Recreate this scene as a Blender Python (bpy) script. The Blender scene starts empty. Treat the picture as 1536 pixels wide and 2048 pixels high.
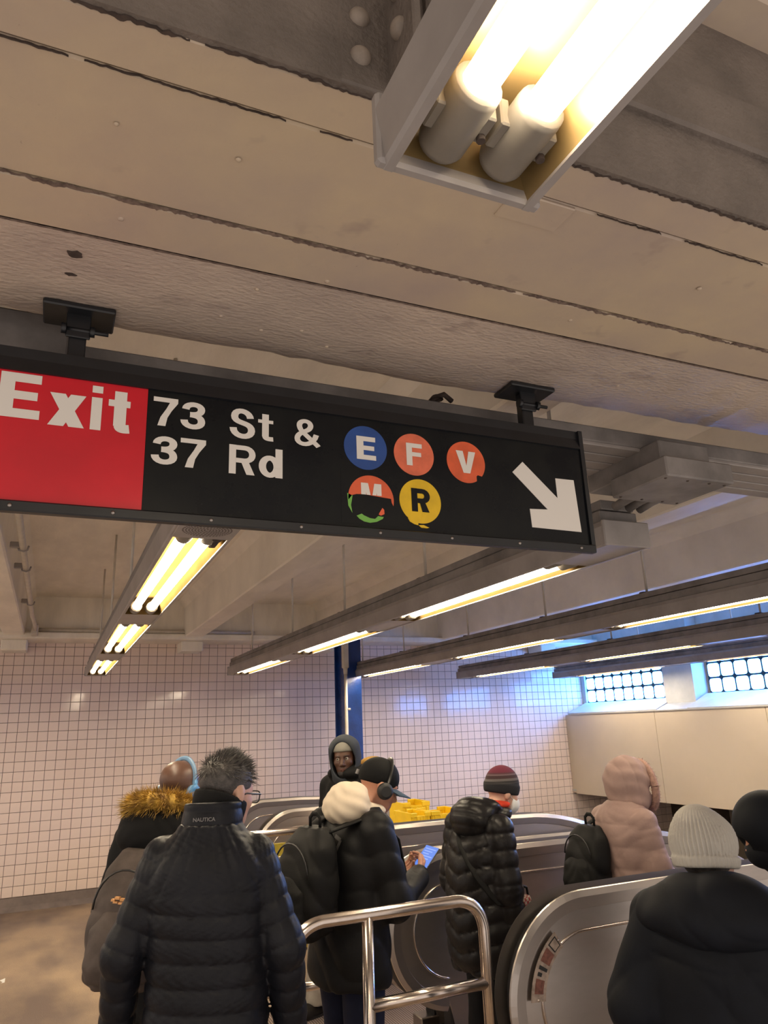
import bpy, math, random
import numpy as np
from mathutils import Vector, Matrix

random.seed(7)
rng = np.random.default_rng(7)
PI = math.pi
SC = bpy.context.scene
COL = SC.collection

# ------------------------------------------------------------------ camera
F_PX = 1459.0
RC = ((0.9148499389, -0.4020785974, -0.0371805164),
      (0.0797689313, 0.2702229065, -0.9594876229),
      (0.3958364648, 0.8748213431, 0.2792867895))
cam_d = bpy.data.cameras.new('camera')
cam_d.sensor_fit = 'VERTICAL'
cam_d.sensor_height = 32.0
cam_d.sensor_width = 24.0
cam_d.lens = F_PX / 2048.0 * 32.0
cam_d.clip_start = 0.02
cam_d.clip_end = 200
cam = bpy.data.objects.new('camera', cam_d)
COL.objects.link(cam)
m = Matrix.Identity(4)
for i in range(3):
    m[i][0] = RC[0][i]
    m[i][1] = -RC[1][i]
    m[i][2] = -RC[2][i]
m[2][3] = 1.8
cam.matrix_world = m
SC.camera = cam

# ------------------------------------------------------------------ world and exposure
w = bpy.data.worlds.new('world')
w.use_nodes = True
bg = w.node_tree.nodes['Background']
bg.inputs[0].default_value = (0.95, 0.83, 0.74, 1)
bg.inputs[1].default_value = 0.52
SC.world = w
SC.view_settings.view_transform = 'Standard'
SC.view_settings.look = 'None'
SC.view_settings.gamma = 1
SC.view_settings.use_curve_mapping = False
SC.view_settings.exposure = 0.95
TUBE_STRENGTH = 24.0
WINDOW_STRENGTH = 13.0


# ------------------------------------------------------------------ materials
def newmat(name):
    mt = bpy.data.materials.new(name)
    mt.use_nodes = True
    nt = mt.node_tree
    return mt, nt, nt.nodes['Principled BSDF']


def pm(name, col, rough=0.5, metal=0.0, vary=0.0, vscale=4.0, vcol=None, bump=0.0, bscale=60.0, bdist=0.002,
       rvary=0.0, stretch=None, coat=0.0, sheen=0.0, spec=None, aniso=0.0, specks=None):
    mt, nt, b = newmat(name)
    L = nt.links
    b.inputs['Base Color'].default_value = (*col, 1)
    b.inputs['Roughness'].default_value = rough
    b.inputs['Metallic'].default_value = metal
    if coat:
        b.inputs['Coat Weight'].default_value = coat
        b.inputs['Coat Roughness'].default_value = 0.15
    if sheen:
        b.inputs['Sheen Weight'].default_value = sheen
    if spec is not None:
        b.inputs['Specular IOR Level'].default_value = spec
    if aniso:
        b.inputs['Anisotropic'].default_value = aniso
    tc = nt.nodes.new('ShaderNodeTexCoord')
    src = tc.outputs['Object']
    if stretch:
        mp = nt.nodes.new('ShaderNodeMapping')
        mp.inputs['Scale'].default_value = stretch
        L.new(src, mp.inputs['Vector'])
        src = mp.outputs['Vector']
    if vary:
        n = nt.nodes.new('ShaderNodeTexNoise')
        n.inputs['Scale'].default_value = vscale
        n.inputs['Detail'].default_value = 6
        n.inputs['Roughness'].default_value = 0.6
        L.new(src, n.inputs['Vector'])
        mx = nt.nodes.new('ShaderNodeMix')
        mx.data_type = 'RGBA'
        c2 = vcol if vcol else tuple(c * (1 - vary) for c in col)
        mx.inputs['A'].default_value = (*col, 1)
        mx.inputs['B'].default_value = (*c2, 1)
        rp = nt.nodes.new('ShaderNodeMapRange')
        rp.inputs[1].default_value = 0.38
        rp.inputs[2].default_value = 0.66
        L.new(n.outputs['Fac'], rp.inputs[0])
        L.new(rp.outputs[0], mx.inputs['Factor'])
        last = mx.outputs['Result']
        if specks:
            for (ssc, thr, scol, amt) in specks:
                ns = nt.nodes.new('ShaderNodeTexNoise')
                ns.inputs['Scale'].default_value = ssc
                ns.inputs['Detail'].default_value = 4
                ns.inputs['Roughness'].default_value = 0.65
                L.new(src, ns.inputs['Vector'])
                rs = nt.nodes.new('ShaderNodeMapRange')
                rs.inputs[1].default_value = thr
                rs.inputs[2].default_value = thr + 0.08
                rs.inputs[4].default_value = amt
                L.new(ns.outputs['Fac'], rs.inputs[0])
                m2 = nt.nodes.new('ShaderNodeMix')
                m2.data_type = 'RGBA'
                m2.inputs['B'].default_value = (*scol, 1)
                L.new(last, m2.inputs['A'])
                L.new(rs.outputs[0], m2.inputs['Factor'])
                last = m2.outputs['Result']
        L.new(last, b.inputs['Base Color'])
        if rvary:
            r2 = nt.nodes.new('ShaderNodeMapRange')
            r2.inputs[1].default_value = 0.3
            r2.inputs[2].default_value = 0.7
            r2.inputs[3].default_value = max(0.02, rough - rvary)
            r2.inputs[4].default_value = min(1, rough + rvary)
            L.new(n.outputs['Fac'], r2.inputs[0])
            L.new(r2.outputs[0], b.inputs['Roughness'])
    if bump:
        n2 = nt.nodes.new('ShaderNodeTexNoise')
        n2.inputs['Scale'].default_value = bscale
        n2.inputs['Detail'].default_value = 5
        L.new(src, n2.inputs['Vector'])
        bp = nt.nodes.new('ShaderNodeBump')
        bp.inputs['Strength'].default_value = bump
        bp.inputs['Distance'].default_value = bdist
        L.new(n2.outputs['Fac'], bp.inputs['Height'])
        L.new(bp.outputs['Normal'], b.inputs['Normal'])
    return mt


def emit(name, col, strength):
    mt, nt, b = newmat(name)
    b.inputs['Base Color'].default_value = (0.8, 0.8, 0.8, 1)
    b.inputs['Emission Color'].default_value = (*col, 1)
    b.inputs['Emission Strength'].default_value = strength
    return mt


def ribmat(name, c1, c2, period, axis='X', metal=0.6, rough=0.4):
    mt, nt, b = newmat(name)
    L = nt.links
    tc = nt.nodes.new('ShaderNodeTexCoord')
    wv = nt.nodes.new('ShaderNodeTexWave')
    wv.wave_type = 'BANDS'
    wv.bands_direction = axis
    wv.inputs['Scale'].default_value = 0.314159 / period
    wv.inputs['Distortion'].default_value = 0
    L.new(tc.outputs['Object'], wv.inputs['Vector'])
    mx = nt.nodes.new('ShaderNodeMix')
    mx.data_type = 'RGBA'
    mx.inputs['A'].default_value = (*c1, 1)
    mx.inputs['B'].default_value = (*c2, 1)
    L.new(wv.outputs['Fac'], mx.inputs['Factor'])
    L.new(mx.outputs['Result'], b.inputs['Base Color'])
    bp = nt.nodes.new('ShaderNodeBump')
    bp.inputs['Strength'].default_value = 0.6
    bp.inputs['Distance'].default_value = 0.003
    L.new(wv.outputs['Fac'], bp.inputs['Height'])
    L.new(bp.outputs['Normal'], b.inputs['Normal'])
    b.inputs['Metallic'].default_value = metal
    b.inputs['Roughness'].default_value = rough
    return mt


M = {}
M['tile'] = pm('glazed_white_tile', (0.85, 0.70, 0.625), 0.10, vary=0.10, vscale=1.3, bump=0.12, bscale=14, bdist=0.001, spec=0.5)
M['grout'] = pm('tile_grout', (0.17, 0.125, 0.105), 0.9, vary=0.4, vscale=6)
M['white'] = pm('white_ceiling_paint', (0.88, 0.82, 0.72), 0.42, vary=0.16, vscale=1.6, bump=0.35, bscale=22, bdist=0.004, stretch=(3, 1, 1))
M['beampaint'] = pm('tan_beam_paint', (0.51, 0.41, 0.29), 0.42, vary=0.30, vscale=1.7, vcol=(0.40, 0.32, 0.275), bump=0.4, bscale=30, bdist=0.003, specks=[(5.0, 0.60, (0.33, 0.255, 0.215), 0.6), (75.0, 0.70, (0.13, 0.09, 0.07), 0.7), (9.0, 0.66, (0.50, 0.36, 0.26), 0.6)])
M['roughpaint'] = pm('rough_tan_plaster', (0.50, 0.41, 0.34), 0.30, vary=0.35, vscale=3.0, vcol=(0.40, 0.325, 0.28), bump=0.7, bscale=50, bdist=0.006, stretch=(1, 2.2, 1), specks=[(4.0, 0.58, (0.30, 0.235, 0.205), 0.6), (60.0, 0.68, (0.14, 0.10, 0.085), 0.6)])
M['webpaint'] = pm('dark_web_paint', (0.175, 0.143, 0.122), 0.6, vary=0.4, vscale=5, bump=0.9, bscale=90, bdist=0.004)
M['rivetpaint'] = pm('grimy_rivet_paint', (0.27, 0.22, 0.18), 0.5, vary=0.3, vscale=30)
M['rust'] = pm('rusty_dirt', (0.075, 0.052, 0.042), 0.9, vary=0.5, vscale=30, bump=0.5, bscale=80)
M['cream'] = pm('cream_panel_paint', (0.60, 0.50, 0.37), 0.45, vary=0.12, vscale=0.8)
M['greywall'] = pm('grey_sill_paint', (0.50, 0.50, 0.47), 0.5, vary=0.2, vscale=3, bump=0.3, bscale=30)
M['glassblock'] = emit('daylit_glass_block', (0.075, 0.30, 1.0), WINDOW_STRENGTH)
M['mortar'] = pm('glass_block_mortar', (0.012, 0.03, 0.036), 0.9)
M['fixture'] = pm('grey_fixture_enamel', (0.31, 0.28, 0.265), 0.38, vary=0.25, vscale=5, bump=0.08, bscale=40)
M['fixdark'] = pm('dirty_wireway_enamel', (0.22, 0.20, 0.19), 0.5, vary=0.45, vscale=6, bump=0.2, bscale=40)
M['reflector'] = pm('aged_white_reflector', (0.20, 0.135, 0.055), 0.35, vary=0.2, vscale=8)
M['reflector_dark'] = pm('yellowed_reflector_darkened', (0.10, 0.062, 0.022), 0.95, vary=0.2, vscale=8, spec=0.0)  # row copy of the yellowed reflector, colour darkened to hold down tube glare
M['socket'] = pm('grey_lamp_socket', (0.20, 0.178, 0.15), 0.45, vary=0.15, vscale=20)
M['tube'] = emit('lit_fluorescent_tube', (1.0, 0.84, 0.60), TUBE_STRENGTH)
M['blackmetal'] = pm('black_painted_metal', (0.008, 0.009, 0.012), 0.4, vary=0.4, vscale=14, bump=0.1, bscale=60)
M['signblack'] = pm('black_sign_vinyl', (0.004, 0.005, 0.0075), 0.30, vary=0.5, vscale=7, vcol=(0.009, 0.010, 0.010), rvary=0.1, spec=0.2)
M['signred'] = pm('red_sign_vinyl', (0.62, 0.008, 0.022), 0.3, vary=0.15, vscale=5)
M['signwhite'] = pm('white_sign_vinyl', (0.74, 0.71, 0.66), 0.4)
M['sblue'] = pm('blue_disc_vinyl', (0.02, 0.075, 0.30), 0.35, vary=0.2, vscale=20)
M['sorange'] = pm('orange_disc_vinyl', (0.76, 0.125, 0.045), 0.35, vary=0.2, vscale=20)
M['sorange2'] = pm('faded_orange_disc_vinyl', (0.78, 0.17, 0.085), 0.4, vary=0.2, vscale=30)
M['syellow'] = pm('yellow_disc_vinyl', (0.78, 0.50, 0.012), 0.35, vary=0.15, vscale=20)
M['sgreen'] = pm('green_vinyl_remnant', (0.16, 0.42, 0.07), 0.4)
M['steel'] = pm('brushed_stainless', (0.50, 0.455, 0.425), 0.33, 0.95, vary=0.14, vscale=2.5, stretch=(1, 1, 3), rvary=0.05)
M['tubesteel'] = pm('polished_stainless_tube', (0.66, 0.58, 0.53), 0.22, 1.0, vary=0.15, vscale=12, rvary=0.06)
M['rubber'] = pm('black_handrail_rubber', (0.008, 0.008, 0.009), 0.30, vary=0.3, vscale=10, spec=0.35)
M['darksteel'] = pm('dark_stainless', (0.33, 0.30, 0.285), 0.33, 1.0, vary=0.2, vscale=8)
M['comb'] = ribmat('ribbed_landing_plate', (0.52, 0.42, 0.38), (0.16, 0.12, 0.11), 0.016, 'X')
M['step'] = ribmat('ribbed_step', (0.40, 0.36, 0.34), (0.10, 0.09, 0.09), 0.012, 'Y')
M['concrete'] = pm('well_concrete', (0.28, 0.26, 0.24), 0.8, vary=0.3, vscale=3, bump=0.4, bscale=20)
M['bluecol'] = pm('blue_gloss_paint', (0.006, 0.038, 0.20), 0.22, vary=0.35, vscale=6, bump=0.5, bscale=45, bdist=0.003)
M['conduit'] = pm('ivory_conduit_paint', (0.60, 0.54, 0.46), 0.4, vary=0.15, vscale=10)
M['yellowcrate'] = pm('yellow_crate_plastic', (0.80, 0.52, 0.008), 0.4, vary=0.1, vscale=10)
M['olive'] = pm('olive_yellow_board', (0.40, 0.31, 0.035), 0.4, vary=0.2, vscale=8)
M['paper'] = pm('white_paper', (0.8, 0.8, 0.78), 0.8)
M['base'] = pm('dark_base_cove', (0.22, 0.175, 0.155), 0.6, vary=0.3, vscale=6)


def floor_material():
    mt, nt, b = newmat('worn_terrazzo_floor')
    L = nt.links
    tc = nt.nodes.new('ShaderNodeTexCoord')
    n = nt.nodes.new('ShaderNodeTexNoise')
    n.inputs['Scale'].default_value = 0.9
    n.inputs['Detail'].default_value = 7
    L.new(tc.outputs['Object'], n.inputs['Vector'])
    mp = nt.nodes.new('ShaderNodeMapping')
    mp.inputs['Rotation'].default_value = (0, 0, 0.35)
    mp.inputs['Scale'].default_value = (1.0, 0.35, 1)
    L.new(tc.outputs['Object'], mp.inputs['Vector'])
    n2 = nt.nodes.new('ShaderNodeTexNoise')
    n2.inputs['Scale'].default_value = 2.4
    n2.inputs['Detail'].default_value = 4
    L.new(mp.outputs['Vector'], n2.inputs['Vector'])
    rp = nt.nodes.new('ShaderNodeValToRGB')
    e = rp.color_ramp.elements
    e[0].position = 0.42
    e[0].color = (0.17, 0.125, 0.105, 1)
    e[1].position = 0.58
    e[1].color = (0.45, 0.335, 0.225, 1)
    mixf = nt.nodes.new('ShaderNodeMath')
    mixf.operation = 'MULTIPLY_ADD'
    mixf.inputs[1].default_value = 0.5
    L.new(n.outputs['Fac'], mixf.inputs[0])
    mf2 = nt.nodes.new('ShaderNodeMath')
    mf2.operation = 'MULTIPLY'
    mf2.inputs[1].default_value = 0.5
    L.new(n2.outputs['Fac'], mf2.inputs[0])
    L.new(mf2.outputs[0], mixf.inputs[2])
    L.new(mixf.outputs[0], rp.inputs['Fac'])
    n3 = nt.nodes.new('ShaderNodeTexNoise')
    n3.inputs['Scale'].default_value = 140
    n3.inputs['Detail'].default_value = 3
    L.new(tc.outputs['Object'], n3.inputs['Vector'])
    mx = nt.nodes.new('ShaderNodeMix')
    mx.data_type = 'RGBA'
    mx.blend_type = 'MULTIPLY'
    mx.inputs['Factor'].default_value = 0.55
    L.new(rp.outputs['Color'], mx.inputs['A'])
    cr = nt.nodes.new('ShaderNodeValToRGB')
    cr.color_ramp.elements[0].color = (0.55, 0.55, 0.55, 1)
    cr.color_ramp.elements[0].position = 0.35
    cr.color_ramp.elements[1].position = 0.6
    L.new(n3.outputs['Fac'], cr.inputs['Fac'])
    L.new(cr.outputs['Color'], mx.inputs['B'])
    L.new(mx.outputs['Result'], b.inputs['Base Color'])
    rr = nt.nodes.new('ShaderNodeMapRange')
    rr.inputs[3].default_value = 0.28
    rr.inputs[4].default_value = 0.6
    L.new(n2.outputs['Fac'], rr.inputs[0])
    L.new(rr.outputs[0], b.inputs['Roughness'])
    bp = nt.nodes.new('ShaderNodeBump')
    bp.inputs['Strength'].default_value = 0.15
    bp.inputs['Distance'].default_value = 0.002
    L.new(n3.outputs['Fac'], bp.inputs['Height'])
    L.new(bp.outputs['Normal'], b.inputs['Normal'])
    return mt


M['floor'] = floor_material()


# ------------------------------------------------------------------ mesh helpers
def tag(o, label=None, cat=None, group=None, kind=None):
    if label:
        o['label'] = label
    if cat:
        o['category'] = cat
    if group:
        o['group'] = group
    if kind:
        o['kind'] = kind
    return o


def empty(name, loc=(0, 0, 0), rz=0.0):
    o = bpy.data.objects.new(name, None)
    COL.objects.link(o)
    o.location = loc
    o.rotation_euler = (0, 0, rz)
    o.empty_display_size = 0.1
    return o


def link(name, me, parent=None):
    o = bpy.data.objects.new(name, me)
    COL.objects.link(o)
    if parent is not None:
        o.parent = parent
    return o


def loc_of(parent):
    """accumulated location of a parent chain without rotation"""
    v = Vector((0, 0, 0))
    while parent is not None:
        v += parent.location
        parent = parent.parent
    return v


class MB:
    def __init__(self):
        self.v = []
        self.f = []
        self.sm = []

    def add(self, vs, fs, smooth=False):
        b = len(self.v)
        self.v += [tuple(map(float, q)) for q in vs]
        self.f += [tuple(b + i for i in fc) for fc in fs]
        self.sm += [smooth] * len(fs)
        return self

    def box(self, x0, x1, y0, y1, z0, z1):
        vs = [(x0, y0, z0), (x1, y0, z0), (x1, y1, z0), (x0, y1, z0), (x0, y0, z1), (x1, y0, z1), (x1, y1, z1), (x0, y1, z1)]
        return self.add(vs, [(0, 3, 2, 1), (4, 5, 6, 7), (0, 1, 5, 4), (1, 2, 6, 5), (2, 3, 7, 6), (3, 0, 4, 7)])

    def cbox(self, x0, x1, y0, y1, z0, z1, c=0.004):
        lo = (x0, y0, z0)
        hi = (x1, y1, z1)
        vs = []
        idx = {}
        for sx in (0, 1):
            for sy in (0, 1):
                for sz in (0, 1):
                    s = (sx, sy, sz)
                    for a in range(3):
                        p = []
                        for k in range(3):
                            base = hi[k] if s[k] else lo[k]
                            p.append(base if k == a else (base - c if s[k] else base + c))
                        idx[(s, a)] = len(vs)
                        vs.append(p)
        fs = []
        for a in range(3):
            u, v2 = (a + 1) % 3, (a + 2) % 3
            for side in (0, 1):
                q = []
                for (i, j) in ((0, 0), (1, 0), (1, 1), (0, 1)):
                    s = [0, 0, 0]
                    s[a] = side
                    s[u] = i
                    s[v2] = j
                    q.append(idx[(tuple(s), a)])
                fs.append(tuple(q) if side else tuple(reversed(q)))
        for a in range(3):
            u, v2 = (a + 1) % 3, (a + 2) % 3
            for i in (0, 1):
                for j in (0, 1):
                    s0 = [0, 0, 0]
                    s0[u] = i
                    s0[v2] = j
                    s1 = list(s0)
                    s1[a] = 1
                    s0, s1 = tuple(s0), tuple(s1)
                    q = (idx[(s0, u)], idx[(s1, u)], idx[(s1, v2)], idx[(s0, v2)])
                    fs.append(q if (i ^ j) else tuple(reversed(q)))
        for s in [(a, b, c2) for a in (0, 1) for b in (0, 1) for c2 in (0, 1)]:
            q = (idx[(s, 0)], idx[(s, 1)], idx[(s, 2)])
            fs.append(q if (sum(s) % 2) else tuple(reversed(q)))
        return self.add(vs, fs)

    def tube(self, path, r, n=12, caps=True, smooth=True, rb=None, up=None):
        """sweep a circle (or ellipse r x rb) along a path; r may be a list"""
        path = [np.array(p, float) for p in path]
        N = len(path)
        rs = r if isinstance(r, (list, tuple)) else [r] * N
        tang = []
        for i in range(N):
            a = path[max(0, i - 1)]
            b = path[min(N - 1, i + 1)]
            t = b - a
            tang.append(t / (np.linalg.norm(t) + 1e-12))
        u = np.array(up if up is not None else (0, 0, 1), float)
        if abs(np.dot(u, tang[0])) > 0.95:
            u = np.array((0, 1, 0), float) if abs(tang[0][1]) < 0.9 else np.array((1, 0, 0), float)
        vs = []
        for i in range(N):
            t = tang[i]
            u = u - t * np.dot(u, t)
            u /= np.linalg.norm(u) + 1e-12
            b = np.cross(t, u)
            for k in range(n):
                a = 2 * PI * k / n
                vs.append(path[i] + u * (math.cos(a) * rs[i]) + b * (math.sin(a) * (rs[i] if rb is None else rb)))
        fs = []
        for i in range(N - 1):
            for k in range(n):
                k2 = (k + 1) % n
                fs.append((i * n + k, i * n + k2, (i + 1) * n + k2, (i + 1) * n + k))
        self.add(vs, fs, smooth)
        if caps:
            b0 = len(self.v) - len(vs)
            self.f.append(tuple(b0 + k for k in reversed(range(n))))
            self.f.append(tuple(b0 + (N - 1) * n + k for k in range(n)))
            self.sm += [False, False]
        return self

    def cyl(self, a, b, r, n=16, r2=None):
        return self.tube([a, b], [r, r if r2 is None else r2], n)

    def sweep(self, path, prof, closed_prof=True, caps=True, binorm=(0, 1, 0), smooth=False):
        """prof points (n, b): n along path normal (t x binorm), b along binorm"""
        path = [np.array(p, float) for p in path]
        N = len(path)
        bn = np.array(binorm, float)
        vs = []
        P = len(prof)
        for i in range(N):
            a = path[max(0, i - 1)]
            b = path[min(N - 1, i + 1)]
            t = (b - a) / (np.linalg.norm(b - a) + 1e-12)
            nn = np.cross(t, bn)
            nn /= np.linalg.norm(nn) + 1e-12
            for (x, y) in prof:
                vs.append(path[i] + nn * x + bn * y)
        fs = []
        for i in range(N - 1):
            for k in range(P):
                k2 = (k + 1) % P
                fs.append((i * P + k, (i + 1) * P + k, (i + 1) * P + k2, i * P + k2))
        if caps:
            fs.append(tuple(range(P)))
            fs.append(tuple((N - 1) * P + k for k in reversed(range(P))))
        return self.add(vs, fs, smooth)

    def prism(self, poly, a0, a1, axis='y'):
        """extrude a 2D polygon along an axis: 'y' -> poly=(x,z), 'x' -> (y,z), 'z' -> (x,y)"""
        def P(p, a):
            return {'y': (p[0], a, p[1]), 'x': (a, p[0], p[1]), 'z': (p[0], p[1], a)}[axis]
        n = len(poly)
        vs = [P(p, a0) for p in poly] + [P(p, a1) for p in poly]
        fs = [tuple(range(n)), tuple(n + i for i in reversed(range(n)))]
        for i in range(n):
            j = (i + 1) % n
            fs.append((i, i + n, j + n, j))
        return self.add(vs, fs)

    def dome(self, c, nrm, r, h=None, n=10, rings=4):
        h = h or r
        nrm = np.array(nrm, float)
        nrm /= np.linalg.norm(nrm)
        u = np.cross(nrm, (0, 0, 1)) if abs(nrm[2]) < 0.9 else np.cross(nrm, (1, 0, 0))
        u /= np.linalg.norm(u)
        b = np.cross(nrm, u)
        c = np.array(c, float)
        vs = []
        for i in range(rings):
            t = i / rings * PI / 2
            for k in range(n):
                a = 2 * PI * k / n
                vs.append(c + (u * math.cos(a) + b * math.sin(a)) * r * math.cos(t) + nrm * h * math.sin(t))
        vs.append(c + nrm * h)
        fs = []
        for i in range(rings - 1):
            for k in range(n):
                k2 = (k + 1) % n
                fs.append((i * n + k, i * n + k2, (i + 1) * n + k2, (i + 1) * n + k))
        for k in range(n):
            fs.append(((rings - 1) * n + k, (rings - 1) * n + (k + 1) % n, rings * n))
        return self.add(vs, fs, True)

    def mesh(self, name, fix=True):
        me = bpy.data.meshes.new(name)
        me.from_pydata(self.v, [], self.f)
        me.polygons.foreach_set('use_smooth', self.sm)
        if fix:
            import bmesh
            bm = bmesh.new()
            bm.from_mesh(me)
            bmesh.ops.recalc_face_normals(bm, faces=bm.faces)
            bm.to_mesh(me)
            bm.free()
        me.update()
        return me

    def build(self, name, mat, parent=None, fix=True):
        """vertices are world coordinates; subtract the parent's location so the child sits right"""
        off = loc_of(parent)
        if parent is not None and off.length > 0:
            self.v = [(a - off[0], b - off[1], c - off[2]) for a, b, c in self.v]
        me = self.mesh(name, fix)
        me.materials.append(M[mat] if isinstance(mat, str) else mat)
        return link(name, me, parent)


def struct(o, label=None):
    o['kind'] = 'structure'
    if label:
        o['label'] = label
    return o


def arc(cx, cy, r, a0, a1, n):
    return [(cx + r * math.cos(math.radians(a0 + (a1 - a0) * i / n)), cy + r * math.sin(math.radians(a0 + (a1 - a0) * i / n))) for i in range(n + 1)]


def fillet(path, r, n=6):
    """round the corners of a 3D polyline"""
    path = [np.array(p, float) for p in path]
    out = [path[0]]
    for i in range(1, len(path) - 1):
        a, b, c = path[i - 1], path[i], path[i + 1]
        u = (a - b) / np.linalg.norm(a - b)
        v = (c - b) / np.linalg.norm(c - b)
        p0, p2 = b + u * r, b + v * r
        for k in range(n + 1):
            t = k / n
            out.append((1 - t) ** 2 * p0 + 2 * t * (1 - t) * (b * 0.82 + (p0 + p2) * 0.09) + t * t * p2)
    out.append(path[-1])
    return out

# ================================================================== THE SETTING
WY = 9.72          # tiled back wall
SLAB = 3.38
# floor with the escalator wells left open
b = MB()
b.box(-5, 2.2, 1.0, WY, -0.25, 0)
b.box(2.2, 9.6, 1.0, 2.9, -0.25, 0)
b.box(2.2, 3.9, 8.47, WY, -0.25, 0)
struct(b.build('floor', 'floor'))
b = MB()
b.box(2.2, 12, 2.9, WY, -4.2, -4.0)
b.box(2.2, 2.25, 2.9, WY, -4.0, -0.25)
b.box(2.2, 12, 2.85, 2.9, -4.0, -0.25)
b.box(2.2, 3.9, 8.5, WY, -4.0, -0.25)
struct(b.build('floor_well', 'concrete'))

# ceiling slab
b = MB()
b.box(-5, 9.6, 0.8, WY + 0.2, SLAB, SLAB + 0.2)
b.box(-5, 9.6, -5, 0.8, SLAB - 0.05, SLAB + 0.2)
struct(b.build('ceiling', 'white'))

# tiled wall: backing, base and tiles
wall = struct(MB().box(-5, 12, WY, WY + 0.2, -4, SLAB).build('wall_back', 'grout'))
TP = 0.108
tw, tdp, ins = 0.1035 / 2, 0.006, 0.0022
tv = [(-tw, 0, -tw), (tw, 0, -tw), (tw, 0, tw), (-tw, 0, tw),
      (-tw, -tdp + ins, -tw), (tw, -tdp + ins, -tw), (tw, -tdp + ins, tw), (-tw, -tdp + ins, tw),
      (-tw + ins, -tdp, -tw + ins), (tw - ins, -tdp, -tw + ins), (tw - ins, -tdp, tw - ins), (-tw + ins, -tdp, tw - ins)]
tf = [(8, 9, 10, 11)] + [(4 + i, 4 + (i + 1) % 4, 8 + (i + 1) % 4, 8 + i) for i in range(4)] + [(i, (i + 1) % 4, 4 + (i + 1) % 4, 4 + i) for i in range(4)]
tile_me = MB().add(tv, tf).mesh('tile')
tile_me.materials.append(M['tile'])
big = MB()
ntile = 0
for col in range(-40, 92):
    x = -0.66 + (col + 0.5) * TP
    for row in range(-18, 26):
        z = 0.14 + (row + 0.5) * TP
        if row < 0 and x < 2.3:
            continue
        tx, tz = rng.normal(0, 0.0022, 2)
        if 0 <= col < 12 and row >= 0 and ntile < 300:
            t = link('tile', tile_me, wall)
            t.location = (x, WY, z)
            t.rotation_euler = (tx, 0, tz)
            ntile += 1
        else:
            big.add([(x + px, WY + py + (pz * tx + px * tz if py < 0 else 0), z + pz) for px, py, pz in tv], tf)
o = big.build('tile_field', 'tile', wall, fix=False)
o['kind'] = 'stuff'
b = MB()
b.prism([(WY - 0.015, 0.0), (WY + 0.01, 0.0), (WY + 0.01, 0.135), (WY - 0.012, 0.135), (WY - 0.02, 0.05), (WY - 0.05, 0.012), (WY - 0.06, 0.0)], -5, 2.2, 'x')
struct(b.build('baseboard_back', 'base'))

# girder, ledge and beams at the back
b = MB()
b.box(-5, 7.75, 9.32, WY - 0.002, 2.95, SLAB)
b.cbox(-5, 7.75, 9.20, WY - 0.002, 2.885, 2.955, 0.01)
struct(b.build('trim_1', 'white'))
for i, bx0 in enumerate((-2.35, -0.56, 1.43, 3.17, 5.0, 6.8)):
    bx1 = bx0 + 0.22
    b = MB()
    n = 22
    for k in range(1):
        pass
    prof = [(bx0, 2.93), (bx0 + 0.012, 2.92), (bx1 - 0.012, 2.92), (bx1, 2.93), (bx1 + 0.01, 3.28), (bx1 + 0.08, SLAB), (bx0 - 0.08, SLAB), (bx0 - 0.01, 3.28)]
    b.prism(prof, 1.62, 9.33, 'y')
    struct(b.build('ceiling_beam', 'white'))
    b = MB().cbox(bx0 - 0.02, bx1 + 0.03, 9.36, WY - 0.008, 2.765, 2.89, 0.012)
    struct(b.build('beam_stub', 'white'))

# near riveted girder overhead
gird = empty('ceiling_girder', (0, 0.8, 2.7))
struct(gird)
XA, XB = -5, 9.5
MB().cbox(XA, XB, 0.795, 0.883, 2.700, 2.735, 0.006).build('flange_plate', 'beampaint', gird)
MB().cbox(XA, XB, 0.886, 1.154, 2.703, 2.735, 0.004).build('flange_plate', 'beampaint', gird)
MB().cbox(XA, XB, 1.157, 1.279, 2.700, 2.735, 0.004).build('flange_plate', 'beampaint', gird)
MB().box(XA, XB, 0.80, 1.60, 2.735, 2.76).build('flange_core', 'rust', gird)
# rough plaster strip with an uneven far edge
b = MB()
xs = np.linspace(XA, XB, 300)
yy = 1.615 + 0.012 * np.sin(xs * 2.1) + 0.006 * np.sin(xs * 7.3 + 1) + rng.normal(0, 0.0035, 300)
zz = 2.698 + 0.002 * np.sin(xs * 5.1) + rng.normal(0, 0.0006, 300)
vs = []
for x, y, z in zip(xs, yy, zz):
    vs += [(x, 1.281, 2.7), (x, 1.45, z - 0.001), (x, y - 0.02, z), (x, y, z + 0.018), (x, y + 0.003, 2.80), (x, 1.281, 2.80)]
fs = []
for i in range(299):
    for k in range(5):
        fs.append((i * 6 + k, (i + 1) * 6 + k, (i + 1) * 6 + k + 1, i * 6 + k + 1))
b.add(vs, fs, True).build('plaster_strip', 'roughpaint', gird)
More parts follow.
